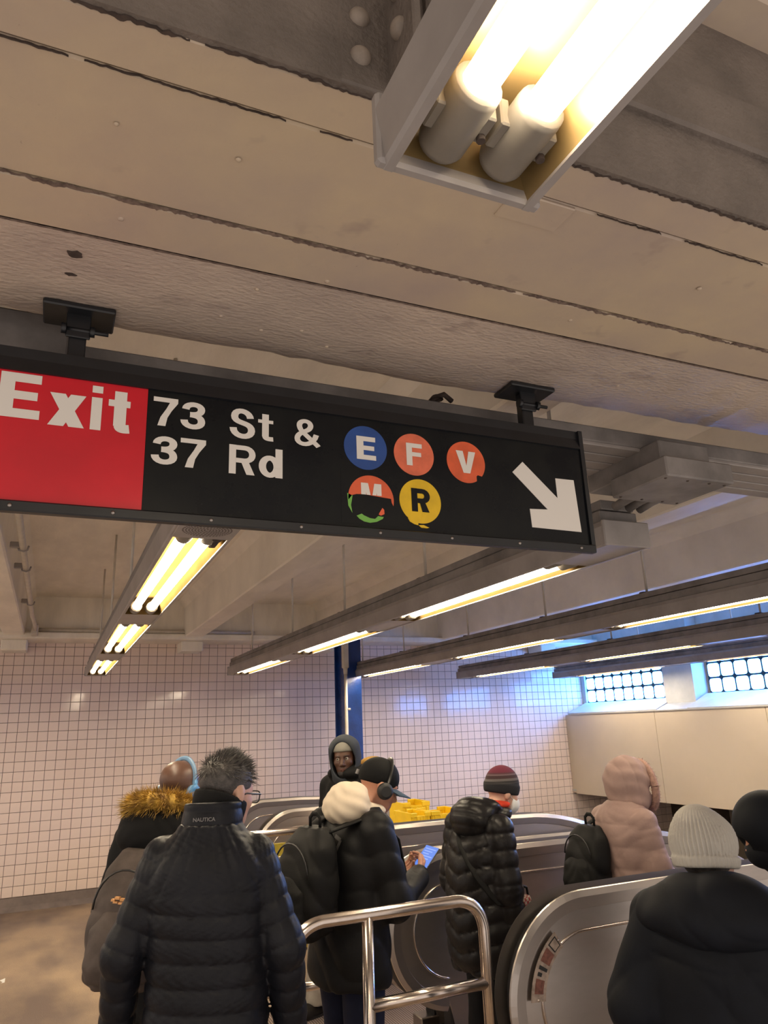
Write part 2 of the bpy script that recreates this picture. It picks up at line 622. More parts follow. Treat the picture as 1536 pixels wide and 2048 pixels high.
# web, ledges and stiffener
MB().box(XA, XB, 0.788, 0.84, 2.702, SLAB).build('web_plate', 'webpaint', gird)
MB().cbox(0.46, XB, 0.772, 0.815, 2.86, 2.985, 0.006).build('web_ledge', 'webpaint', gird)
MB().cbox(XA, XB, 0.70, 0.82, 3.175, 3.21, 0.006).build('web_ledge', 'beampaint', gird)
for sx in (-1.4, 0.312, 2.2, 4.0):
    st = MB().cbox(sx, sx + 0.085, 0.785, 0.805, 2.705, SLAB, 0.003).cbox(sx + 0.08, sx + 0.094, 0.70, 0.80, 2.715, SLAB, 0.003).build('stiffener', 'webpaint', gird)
    for rz in (2.761, 2.836, 2.911, 2.986, 3.061, 3.136):
        MB().dome((sx + 0.034, 0.786, rz), (0, -1, 0), 0.017, 0.013, 14, 5).build('rivet', 'rivetpaint', st)
        MB().dome((sx + 0.08, 0.745, rz + 0.03), (-1, 0, 0), 0.017, 0.013, 14, 5).build('rivet', 'rivetpaint', st)
# dirt lines and cracks along the plate joints
def crack(name, y0, segs, wid, zz, mat='rust', jit=0.002):
    b = MB()
    for (x0, x1) in segs:
        n = max(8, int((x1 - x0) / 0.004))
        xs = np.linspace(x0, x1, n)
        def smooth(k, s):
            v = rng.normal(0, 1, n + k)
            return np.convolve(v, np.ones(k) / k ** 0.5, 'valid')[:n] * s
        y1 = y0 + smooth(9, jit * 0.5) + smooth(2, jit * 0.6)
        env = np.clip(np.minimum(xs - x0, x1 - xs) / 0.03, 0.08, 1)
        w1 = np.clip(wid * (0.7 + smooth(9, 0.3) + smooth(2, 0.35)), 0.0003, None) * env
        for i in range(n - 1):
            b.add([(xs[i], y1[i] - w1[i] / 2, zz), (xs[i + 1], y1[i + 1] - w1[i + 1] / 2, zz), (xs[i + 1], y1[i + 1] + w1[i + 1] / 2, zz), (xs[i], y1[i] + w1[i] / 2, zz),
                   (xs[i], y1[i] - w1[i] / 2, zz + 0.004), (xs[i + 1], y1[i + 1] - w1[i + 1] / 2, zz + 0.004), (xs[i + 1], y1[i + 1] + w1[i + 1] / 2, zz + 0.004), (xs[i], y1[i] + w1[i] / 2, zz + 0.004)],
                  [(0, 3, 2, 1), (0, 1, 5, 4), (2, 3, 7, 6), (4, 5, 6, 7)])
        o = b.build(name, mat, gird)
        b = MB()


M['dirt'] = pm('brown_seam_dirt', (0.20, 0.145, 0.115), 0.9, vary=0.6, vscale=50, vcol=(0.09, 0.06, 0.05))
crack('rust_seam', 1.1555, [(-0.4, 0.86), (0.88, 2.4)], 0.0058, 2.6985, 'dirt', 0.0020)
crack('paint_crack', 0.8845, [(-0.20, -0.05), (-0.03, 0.26), (0.315, 0.37), (0.86, 1.02), (1.08, 1.3)], 0.0017, 2.6992, 'rust', 0.0012)
crack('rust_seam', 0.797, [(-0.3, 0.1), (0.12, 0.42), (0.72, 1.6)], 0.0045, 2.6988, 'rust', 0.002)
crack('paint_crack', 1.280, [(-0.4, 2.4)], 0.0012, 2.6975, 'dirt', 0.0005)
# joint plate beside the lamp, small blisters and bolt heads
MB().cbox(0.68, 0.815, 0.887, 0.955, 2.699, 2.706, 0.002).build('joint_plate', 'beampaint', gird)
for (x, y, r) in [(0.045, 1.21, 0.006), (0.46, 1.262, 0.006), (0.21, 0.99, 0.005), (0.02, 0.985, 0.004), (1.05, 1.21, 0.006), (1.24, 1.0, 0.006), (0.33, 1.34, 0.005), (0.38, 1.50, 0.006), (0.55, 1.52, 0.005), (0.47, 1.47, 0.005), (1.0, 1.55, 0.006), (1.4, 1.45, 0.006), (0.28, 1.47, 0.005)]:
    MB().dome((x, y, 2.7005 if y < 1.28 else 2.699), (0, 0, -1), r, 0.003, 10, 3).build('bolt_head', 'beampaint', gird)
for (x, y, s) in [(-0.03, 1.345, 0.016), (-0.035, 1.415, 0.009)]:
    pts = [(x + s * math.cos(a) * random.uniform(0.6, 1.5), y + 0.7 * s * math.sin(a) * random.uniform(0.6, 1.2)) for a in np.linspace(0, 2 * PI, 11)[:-1]]
    MB().prism(pts, 2.6955, 2.70, 'z').build('spalled_patch', 'rust', gird)

# ------------------------------------------------------------------ right wall: header panel, sill, windows
HX = 7.35
hd = struct(MB().box(HX + 0.02, 7.74, 2.5, 9.7, 0.70, 1.83).build('wall_right', 'cream'))
for y0, y1 in ((2.5, 4.35), (4.355, 6.05), (6.055, 7.775), (7.78, 9.6)):
    MB().cbox(HX, HX + 0.03, y0, y1, 0.69, 1.835, 0.003).build('panel', 'cream', hd)
b = MB()
b.prism([(HX - 0.012, 1.835), (HX - 0.012, 1.86), (7.70, 2.005), (7.78, 2.005), (7.78, 1.835)], 7.72, 9.6, 'y')
b.prism([(HX - 0.012, 1.835), (HX - 0.012, 1.86), (7.70, 2.03), (7.78, 2.03), (7.78, 1.835)], 2.5, 7.18, 'y')
b.prism([(HX - 0.012, 1.835), (HX - 0.012, 1.85), (7.60, 1.95), (7.78, 1.95), (7.78, 1.835)], 7.18, 7.72, 'y')
struct(b.build('trim_2', 'greywall'))
b = MB()
b.box(7.74, 8.0, 1.0, 9.72, 2.59, SLAB)
b.box(7.55, 8.0, 7.22, 7.74, 1.9, SLAB)
b.box(7.55, 8.0, 4.6, 5.0, 1.9, SLAB)
b.box(7.74, 8.0, 1.0, 2.5, -0.25, 2.59)
b.box(7.74, 8.0, 9.62, 9.72, 0.7, 2.6)
struct(b.build('wall_right_upper', 'greywall'))
# soffit under the header and the far end of the well
struct(MB().box(HX + 0.01, 10.6, 2.5, 9.7, 0.72, 0.75).build('ceiling_soffit', 'greywall'))
struct(MB().box(10.5, 10.7, 2.5, 9.7, -4, 0.75).build('wall_well_end', 'cream'))
# front side wall of the well beyond the nearest escalator
struct(MB().box(4.6, 10.6, 2.3, 2.5, -4, 0.73).build('wall_well_side', 'cream'))


def window(n, y0, cols, rows, zb):
    f = empty('window_%d' % n, (7.76, y0, zb))
    struct(f)
    P = 0.2075
    H = 0.19
    bk = MB().cbox(-0.05 + 0.05, 0.06, 0, cols * P + 0.004, 0, rows * H + 0.004, 0.001)
    bk.v = [(a + 7.775, c + y0 - 0.002, d + zb - 0.002) for a, c, d in bk.v]
    bk.build('mortar_grid', 'mortar', f)
    g = MB()
    hw, hh, e = P / 2 - 0.0105, H / 2 - 0.0105, 0.02
    # pillowed glass block face
    pts = []
    NR_ = 28
    for (px, pd) in ((1.0, 0.002), (0.96, -0.003), (0.8, -0.005)):
        for k in range(NR_):
            a = 2 * PI * k / NR_
            ca, sa = math.cos(a), math.sin(a)
            s = 1 / (abs(ca) ** 7 + abs(sa) ** 7) ** (1 / 7)
            pts.append((pd, ca * s * hw * px, sa * s * hh * px))
    fs = [(r * NR_ + k, r * NR_ + (k + 1) % NR_, (r + 1) * NR_ + (k + 1) % NR_, (r + 1) * NR_ + k) for r in range(2) for k in range(NR_)]
    fs.append(tuple(range(2 * NR_, 3 * NR_)))
    g.add(pts, fs, False)
    gm = g.mesh('glass_block')
    gm.materials.append(M['glassblock'])
    for c in range(cols):
        for r in range(rows):
            q = link('glass_block', gm, f)
            q.location = (0.014, (c + 0.5) * P, (r + 0.5) * H)


window(1, 7.755, 9, 3, 2.005)
window(2, 5.10, 10, 3, 2.03)
window(3, 2.60, 9, 3, 2.03)

# ------------------------------------------------------------------ blue column and its conduit
colm = empty('steel_column', (3.33, 8.66, 0))
tag(colm, 'blue painted steel column standing in front of the tiled wall', 'column')
MB().cbox(3.22, 3.455, 8.50, 8.52, 0, SLAB, 0.004).build('front_flange', 'bluecol', colm)
MB().cbox(3.22, 3.455, 8.80, 8.82, 0, SLAB, 0.004).build('rear_flange', 'bluecol', colm)
MB().box(3.26, 3.285, 8.52, 8.80, 0, SLAB).build('web', 'bluecol', colm)
MB().cbox(3.16, 3.515, 8.497, 8.88, 0, 0.03, 0.004).build('base_plate', 'bluecol', colm)
cd = empty('conduit', (3.235, 8.467, 0))
tag(cd, 'ivory painted electrical conduit clamped to the blue column', 'conduit')
MB().tube([(3.235, 8.467, 0.02), (3.235, 8.467, 2.42)], 0.021, 12).build('pipe', 'conduit', cd)
b = MB()
b.cbox(3.195, 3.275, 8.44, 8.496, 2.47, 2.90, 0.012)
b.tube([(3.235, 8.467, 2.40), (3.235, 8.467, 2.44), (3.235, 8.467, 2.48)], [0.024, 0.026, 0.028], 12)
b.build('fitting', 'conduit', cd)
b = MB().cyl((3.24, 8.46, 1.99), (3.285, 8.46, 1.99), 0.014, 10)
b.dome((3.275, 8.478, 1.99), (0, -1, 0), 0.016, 0.012)
b.build('clamp', 'conduit', cd)

# pipes on the ceiling
pp = empty('ceiling_pipe', (-0.27, 5, 2.98))
tag(pp, 'white painted pipe clipped along the left ceiling beam', 'pipe')
MB().tube([(-0.25, 1.7, 2.985), (-0.25, 7.6, 2.985), (-0.25, 8.0, 2.975), (-0.235, 8.4, 2.965), (-0.23, 9.1, 2.96)], 0.021, 12).build('pipe', 'conduit', pp)
MB().cbox(-0.36, -0.26, 3.86, 4.02, 2.93, 3.05, 0.01).build('junction_box', 'conduit', pp)
MB().cbox(-0.275, -0.205, 9.02, 9.19, 2.90, 3.02, 0.01).build('end_box', 'conduit', pp)
for yk in (5.1, 5.75, 7.3):
    b = MB().cbox(-0.325, -0.262, yk - 0.02, yk + 0.02, 2.972, 3.01, 0.004)
    b.tube([(-0.28, yk, 2.985), (-0.27, yk, 2.958), (-0.245, yk, 2.952), (-0.222, yk, 2.962), (-0.215, yk, 2.99)], 0.006, 6)
    b.build('clip', 'fixture', pp)
pp2 = empty('wall_pipe', (1, 9.22, 2.98))
tag(pp2, 'white painted pipe lying along the ledge above the tiles', 'pipe')
MB().tube([(-0.2, 9.24, 2.98), (2.3, 9.24, 2.98)], 0.024, 12).build('pipe', 'conduit', pp2)
MB().cbox(1.60, 1.70, 9.215, 9.265, 2.965, 3.02, 0.004).build('clip', 'fixdark', pp2)

# ================================================================== THE SIGN
SY = 1.53


def ribbon(pts, w, closed=False):
    """flat stroke around a 2D centre line -> quads"""
    P = [np.array(p, float) for p in pts]
    n = len(P)
    vs = []
    for i in range(n):
        a = P[i - 1] if (i > 0 or closed) else P[i]
        c = P[(i + 1) % n] if (i < n - 1 or closed) else P[i]
        d1 = P[i] - a
        d2 = c - P[i]
        d1 = d1 / (np.linalg.norm(d1) + 1e-9) if np.linalg.norm(d1) > 1e-9 else d2 / np.linalg.norm(d2)
        d2 = d2 / (np.linalg.norm(d2) + 1e-9) if np.linalg.norm(d2) > 1e-9 else d1
        t = d1 + d2
        t /= np.linalg.norm(t) + 1e-9
        nn = np.array((-t[1], t[0]))
        k = max(0.5, float(np.dot(nn, (-d1[1], d1[0]))))
        vs += [tuple(P[i] + nn * w / 2 / k), tuple(P[i] - nn * w / 2 / k)]
    fs = []
    for i in range(n - 1 + (1 if closed else 0)):
        j = (i + 1) % n
        fs.append((2 * i, 2 * i + 1, 2 * j + 1, 2 * j))
    return vs, fs


def R_(x0, y0, x1, y1):
    return ([(x0, y0), (x1, y0), (x1, y1), (x0, y1)], [(0, 1, 2, 3)])


def PG(*pts):
    return (list(pts), [tuple(range(len(pts)))])


def bez(*c, n=10):
    out = []
    for seg in c:
        p0, p1, p2, p3 = [np.array(q, float) for q in seg]
        for k in range(n + 1):
            t = k / n
            q = (1 - t) ** 3 * p0 + 3 * t * (1 - t) ** 2 * p1 + 3 * t * t * (1 - t) * p2 + t ** 3 * p3
            if not out or np.linalg.norm(out[-1] - q) > 1e-6:
                out.append(q)
    return out


def glyph(ch, w):
    """cap height 1; returns (pieces, advance)"""
    h = w / 2
    if ch == 'E':
        return [R_(0, 0, w, 1), R_(w, 1 - w * .93, .60, 1), R_(w, .5 - w * .40, .56, .5 + w * .47), R_(w, 0, .61, w * .93)], .66
    if ch == 'F':
        return [R_(0, 0, w, 1), R_(w, 1 - w * .93, .58, 1), R_(w, .44 - w * .1, .54, .44 + w * .78)], .62
    if ch == 'V':
        return [PG((0, 1), (w * 1.08, 1), (.335 + .005, .30), (.335, 0), (.335 - w * .52, 0)), PG((.67, 1), (.67 - w * 1.08, 1), (.335 - .005, .30), (.335, 0), (.335 + w * .52, 0))], .7
    if ch == 'M':
        return [R_(0, 0, w * .92, 1), R_(.78 - w * .92, 0, .78, 1), PG((w * .92, 1), (w * .92, .62), (.39 - w * .36, 0), (.39, 0), (.39, .30), (w * 1.35, 1)),
                PG((.78 - w * .92, 1), (.78 - w * 1.35, 1), (.39, .30), (.39, 0), (.39 + w * .36, 0), (.78 - w * .92, .62))], .86
    if ch == 'x':
        X = .57
        H = .735
        return [PG((0, H), (w * 1.22, H), (X, 0), (X - w * 1.22, 0)), PG((X, H), (X - w * 1.22, H), (0, 0), (w * 1.22, 0))], X + .06
    if ch == 'i':
        return [R_(0, 0, w, .735), R_(0, .84, w, 1.0)], w + .09
    if ch == 't':
        return [R_(.10, .14, .10 + w, .94), ribbon(bez(((.10 + h, .15), (.10 + h, .07), (.10 + w, w * .42), (.38, w * .46))), w * .9), R_(0, .735 - w * .7, .10, .735), R_(.10 + w, .735 - w * .7, .38, .735)], .42
    if ch == '7':
        return [R_(0, 1 - w * .95, .56, 1), PG((.56, 1 - w * .95), (.56 - w * 1.12, 1 - w * .95), (.30, .62), (.17, .30), (.11, 0), (.11 + w * 1.08, 0), (.33, .30), (.42, .55), (.56, .84))], .62
    if ch == '3':
        c = bez(((.085, .70), (.09, .99), (.48, 1.0), (.48, .745)), ((.48, .745), (.48, .58), (.36, .535), (.235, .535)))
        c = [(x, min(y, 1 - h)) if False else (x, y) for x, y in c]
        up = bez(((.03 + h, .705), (.03 + h, 1.0 - h * .55), (.49 - h * .2, 1.0 - h * .55), (.49 - h * .2, .735)), ((.49 - h * .2, .735), (.49 - h * .2, .56), (.33, .535), (.215, .535)))
        lo = bez(((.215, .515), (.37, .515), (.515 - h * .4, .47), (.515 - h * .4, .285)), ((.515 - h * .4, .285), (.515 - h * .4, h * .45), (.0 + h, h * .25), (.0 + h, .32)))
        return [ribbon(up, w), ribbon(lo, w)], .62
    if ch == 'S':
        c = bez(((.575 - h, .70), (.56 - h, .98), (.03 + h, 1.03), (.03 + h, .73)), ((.03 + h, .73), (.03 + h, .44), (.605 - h, .60), (.605 - h, .275)),
                ((.605 - h, .275), (.605 - h, -.04), (.0 + h, -.02), (.0 + h, .33)))
        return [ribbon(c, w)], .70
    if ch == '&':
        c = bez(((.66, .02), (.56, .16), (.22, .50), (.17, .62)), ((.17, .62), (.08, .86), (.22, .94), (.30, .94)), ((.30, .94), (.46, .94), (.50, .72), (.36, .60)),
                ((.36, .60), (.22, .50), (.08, .42), (.08, .25)), ((.08, .25), (.08, .0), (.50, -.05), (.60, .46)))
        return [ribbon(c, w * .88)], .74
    if ch == 'R':
        bowl = bez(((w, 1 - h), (.3, 1 - h), (.30, 1 - h), (.38, 1 - h)), ((.38, 1 - h), (.63, 1 - h), (.63, .47), (.38, .47)), ((.38, .47), (.3, .47), (.3, .47), (w, .47)))
        leg = PG((.27, .50), (.46, .50), (.63, 0), (.63 - w * 1.2, 0))
        return [R_(0, 0, w, 1), ribbon(bowl, w * .95), leg], .70
    if ch == 'd':
        H = .735
        ring = [(.26 + (.255 - h) * math.cos(a), H / 2 + (H / 2 + .012 - h) * math.sin(a)) for a in np.linspace(0, 2 * PI, 29)[:-1]]
        return [R_(.56 - w, 0, .56, 1), ribbon(ring, w, True)], .62
    return [], .34


def sign_text(name, txt, x0, x1, z0, cap, w, mat, parent, y=SY - 0.0012):
    g = []
    pen = 0
    for ch in txt:
        pcs, adv = glyph(ch, w)
        for vs, fs in pcs:
            g.append(([(a + pen, c) for a, c in vs], fs))
        pen += adv
    mx = max(max(a for a, c in vs) for vs, fs in g)
    sx = (x1 - x0) / mx
    b = MB()
    for k, (vs, fs) in enumerate(g):
        n = len(vs)
        dy = y - 0.00002 * k
        b.add([(x0 + a * sx, dy - 1.5e-5 * (i // 2), z0 + c * cap) for i, (a, c) in enumerate(vs)], [tuple(reversed(f)) for f in fs])
    return b.build(name, mat, parent, fix=False)


sign = empty('exit_sign', (0.5, 1.57, 2.225))
tag(sign, 'black and red hanging direction sign with white lettering and coloured route discs', 'sign')
b = MB()
b.prism([(SY + 0.004, 2.228), (SY + 0.012, 2.228), (SY + 0.085, 2.256), (SY + 0.085, 2.578), (SY + 0.004, 2.578)], -0.176, 1.312, 'x')
b.cbox(-0.176, 1.314, SY - 0.012, SY + 0.01, 2.222, 2.2445, 0.003)
b.prism([(SY - 0.006, 2.522), (SY + 0.02, 2.52), (SY + 0.03, 2.58), (SY + 0.012, 2.58)], -0.176, 1.303, 'x')
b.prism([(SY - 0.006, 2.224), (SY + 0.012, 2.226), (SY + 0.087, 2.254), (SY + 0.087, 2.578), (SY - 0.004, 2.578)], 1.303, 1.316, 'x')
b.build('cabinet', 'blackmetal', sign)
MB().box(0.139, 1.303, SY, SY + 0.006, 2.244, 2.523).build('black_panel', 'signblack', sign)
MB().box(-0.166, 0.1385, SY - 0.0006, SY + 0.006, 2.244, 2.523).build('red_panel', 'signred', sign)
for x in (-0.105, 0.083, 0.281, 0.482, 0.676, 0.868, 1.066, 1.262):
    MB().dome((x, SY - 0.012, 2.233), (0, -1, 0), 0.0045, 0.003, 8, 3).build('screw', 'darksteel', sign)
sign_text('lettering', 'E', -0.1465, -0.0700, 2.4195, 0.098, 0.215, 'signwhite', sign)
sign_text('lettering', 'x', -0.054, 0.0155, 2.4125, 0.0985, 0.20, 'signwhite', sign)
sign_text('lettering', 'i', 0.0265, 0.0475, 2.4125, 0.1, 0.20, 'signwhite', sign)
sign_text('lettering', 't', 0.0600, 0.1055, 2.4125, 0.1, 0.215, 'signwhite', sign)
sign_text('lettering', '7', 0.1510, 0.2030, 2.4400, 0.067, 0.168, 'signwhite', sign)
sign_text('lettering', '3', 0.2090, 0.2630, 2.4395, 0.067, 0.168, 'signwhite', sign)
sign_text('lettering', '3', 0.1510, 0.2060, 2.3505, 0.067, 0.168, 'signwhite', sign)
sign_text('lettering', '7', 0.2120, 0.2665, 2.3505, 0.067, 0.168, 'signwhite', sign)
sign_text('lettering', 'S', 0.3175, 0.3760, 2.4345, 0.0700, 0.168, 'signwhite', sign)
sign_text('lettering', 't', 0.3830, 0.4190, 2.4340, 0.0700, 0.168, 'signwhite', sign)
sign_text('lettering', '&', 0.4690, 0.5340, 2.4330, 0.0670, 0.168, 'signwhite', sign)
sign_text('lettering', 'R', 0.3180, 0.3780, 2.3470, 0.0690, 0.168, 'signwhite', sign)
sign_text('lettering', 'd', 0.3850, 0.4410, 2.3465, 0.0700, 0.168, 'signwhite', sign)


def disc(cx, cz, r, mat, ch, lm, x0, x1, z0, cap, w, cut=None):
    pts = [(cx + r * math.cos(a), cz + r * math.sin(a)) for a in np.linspace(0, 2 * PI, 49)[:-1]]
    if cut:
        pts = cut(pts)
    d = MB().prism(pts, SY - 0.0010, SY + 0.001, 'y').build('route_disc', mat, sign)
    if ch:
        sign_text('letter', ch, x0, x1, z0, cap, w, lm, d, SY - 0.0016)
    return d


disc(0.6495, 2.4475, 0.0565, 'sblue', 'E', 'signwhite', 0.6255, 0.6760, 2.4165, 0.0600, 0.22)
disc(0.7805, 2.4455, 0.0555, 'sorange2', 'F', 'signwhite', 0.7590, 0.8030, 2.4155, 0.0595, 0.21)


def vcut(p):
    return [q for q in p if not (q[0] > 0.945 and q[1] < 2.412)] 


disc(0.9300, 2.4420, 0.0565, 'sorange', 'V', 'signwhite', 0.9010, 0.9590, 2.4120, 0.0600, 0.22, lambda p: [q if not (-0.95 < math.atan2(q[1] - 2.4420, q[0] - 0.93) < -0.72) else (0.930 + (q[0] - 0.93) * 0.82, 2.442 + (q[1] - 2.442) * 0.80) for q in p])
disc(0.7915, 2.3240, 0.0570, 'syellow', 'R', 'signblack', 0.7670, 0.8180, 2.2965, 0.0600, 0.215)
# the damaged M disc: black patch, orange upper part, remnants
MB().box(0.583, 0.731, SY - 0.0004, SY + 0.001, 2.254, 2.389).build('black_patch', 'signblack', sign)
mc, mzc, mr = 0.6600, 2.3180, 0.0590
up = [(mc + mr * math.cos(a), mzc + mr * math.sin(a)) for a in np.linspace(-0.22, PI + 0.12, 32)]
edge = [(0.6105, 2.3235), (0.622, 2.327), (0.640, 2.3285), (0.665, 2.3265), (0.690, 2.3245), (0.712, 2.3230), (0.7135, 2.3130)]
od = MB().prism(up + edge, SY - 0.0011, SY, 'y').build('route_disc', 'sorange', sign)
b = MB()
for vs, fs in glyph('M', 0.2)[0]:
    for f in fs:
        poly = [(0.634 + vs[i][0] * 0.068, 2.297 + vs[i][1] * 0.060) for i in f]
        # clip to the surviving upper half of the letter
        out = []
        zc = 2.3275
        for i in range(len(poly)):
            p, q = poly[i], poly[(i + 1) % len(poly)]
            if p[1] >= zc:
                out.append(p)
            if (p[1] - zc) * (q[1] - zc) < 0:
                t = (zc - p[1]) / (q[1] - p[1])
                out.append((p[0] + t * (q[0] - p[0]), zc))
        if len(out) > 2:
            b.add([(x, SY - 0.0016, z) for x, z in out], [tuple(range(len(out)))])
b.build('letter', 'signwhite', od)
b = MB()
b.prism([(0.5985, 2.3275), (0.612, 2.3225), (0.6075, 2.2985), (0.6105, 2.2795), (0.6005, 2.297)], SY - 0.0011, SY, 'y')
b.prism([(0.621, 2.2735), (0.628, 2.2665), (0.640, 2.2605), (0.655, 2.2585), (0.672, 2.2620), (0.688, 2.2705), (0.6905, 2.2755), (0.676, 2.2765), (0.668, 2.2690), (0.655, 2.2700), (0.640, 2.2755), (0.634, 2.2795)], SY - 0.0011, SY, 'y')
b.build('green_remnant', 'sgreen', sign)
MB().prism([(0.6795, 2.2845), (0.688, 2.2980), (0.6925, 2.2935), (0.6930, 2.2830), (0.684, 2.2785), (0.678, 2.2805)], SY - 0.0012, SY, 'y').build('orange_remnant', 'sorange', sign)
b = MB()
b.prism([(0.755, 2.2785), (0.762, 2.2810), (0.784, 2.2790), (0.782, 2.2620), (0.772, 2.2640), (0.760, 2.2700)], SY - 0.0012, SY, 'y')
b.prism([(0.783, 2.2625), (0.797, 2.2635), (0.812, 2.2580), (0.806, 2.2560), (0.790, 2.2565)], SY - 0.0012, SY, 'y')
b.build('yellow_remnant', 'syellow', sign)
arrow = [(1.1055, 2.4630), (1.0705, 2.4305), (1.1725, 2.3350), (1.1150, 2.3320), (1.1170, 2.2820), (1.2770, 2.2800), (1.2700, 2.4275), (1.2085, 2.4268), (1.2090, 2.3700)]
MB().prism(arrow, SY - 0.0012, SY, 'y').build('arrow', 'signwhite', sign)
for hx in (-0.012, 1.160):
    h = MB().cbox(hx - 0.018, hx + 0.018, 1.555, 1.585, 2.575, 2.692, 0.003).build('hanger', 'blackmetal', sign)
    MB().cbox(hx - 0.073, hx + 0.073, 1.517, 1.612, 2.684, 2.6965, 0.003).build('ceiling_plate', 'blackmetal', h)
    MB().cbox(hx - 0.025, hx + 0.025, 1.548, 1.556, 2.63, 2.69, 0.002).build('bracket', 'blackmetal', h)
    b = MB().cyl((hx - 0.03, 1.55, 2.648), (hx + 0.062, 1.55, 2.648), 0.005, 8)
    b.cyl((hx + 0.024, 1.55, 2.648), (hx + 0.034, 1.55, 2.648), 0.013, 6).cyl((hx - 0.034, 1.55, 2.648), (hx - 0.024, 1.55, 2.648), 0.013, 6)
    b.build('bolt', 'blackmetal', h)

# ================================================================== WIREWAY BEHIND THE SIGN
ww = empty('wireway', (1.5, 1.8, 2.62))
tag(ww, 'dirty grey ribbed wireway running across the ceiling just behind the sign', 'wireway')
MB().cbox(-2.5, 6.5, 1.675, 1.95, 2.628, 2.68, 0.004).build('trough', 'fixdark', ww)
for k in range(4):
    y0 = 1.682 + k * 0.066
    MB().cbox(-2.5, 6.5, y0, y0 + 0.058, 2.618, 2.632, 0.003).build('rib', 'fixture', ww)
MB().cbox(-1.2, -0.03, 1.668, 1.93, 2.64, 2.742, 0.006).build('raised_box', 'fixdark', ww)
bx = MB().cbox(1.645, 1.925, 1.55, 1.80, 2.49, 2.556, 0.005).build('junction_box', 'fixdark', ww)
MB().cbox(1.68, 1.89, 1.60, 1.95, 2.556, 2.63, 0.004).build('box_neck', 'fixdark', bx)
for x in (1.66, 1.75, 1.84, 1.905):
    for y in (1.575, 1.775):
        MB().dome((x, y, 2.49), (0, 0, -1), 0.005, 0.003, 8, 3).build('screw', 'rust', bx)
for x in (1.775, 1.835, 1.885):
    MB().tube([(x, 1.78, 2.525), (x, 1.87, 2.52), (x, 1.932, 2.51)], 0.016, 10).build('conduit', 'fixdark', ww)
b = MB().tube([(0.93, 1.72, 2.685), (0.94, 1.70, 2.70), (0.97, 1.69, 2.712), (1.0, 1.70, 2.70)], 0.008, 8)
b.dome((0.945, 1.69, 2.692), (0, 0, 1), 0.02, 0.015)
b.build('cable_clamp', 'rust', ww)

# ================================================================== FLUORESCENT ROWS
ZB = 2.37


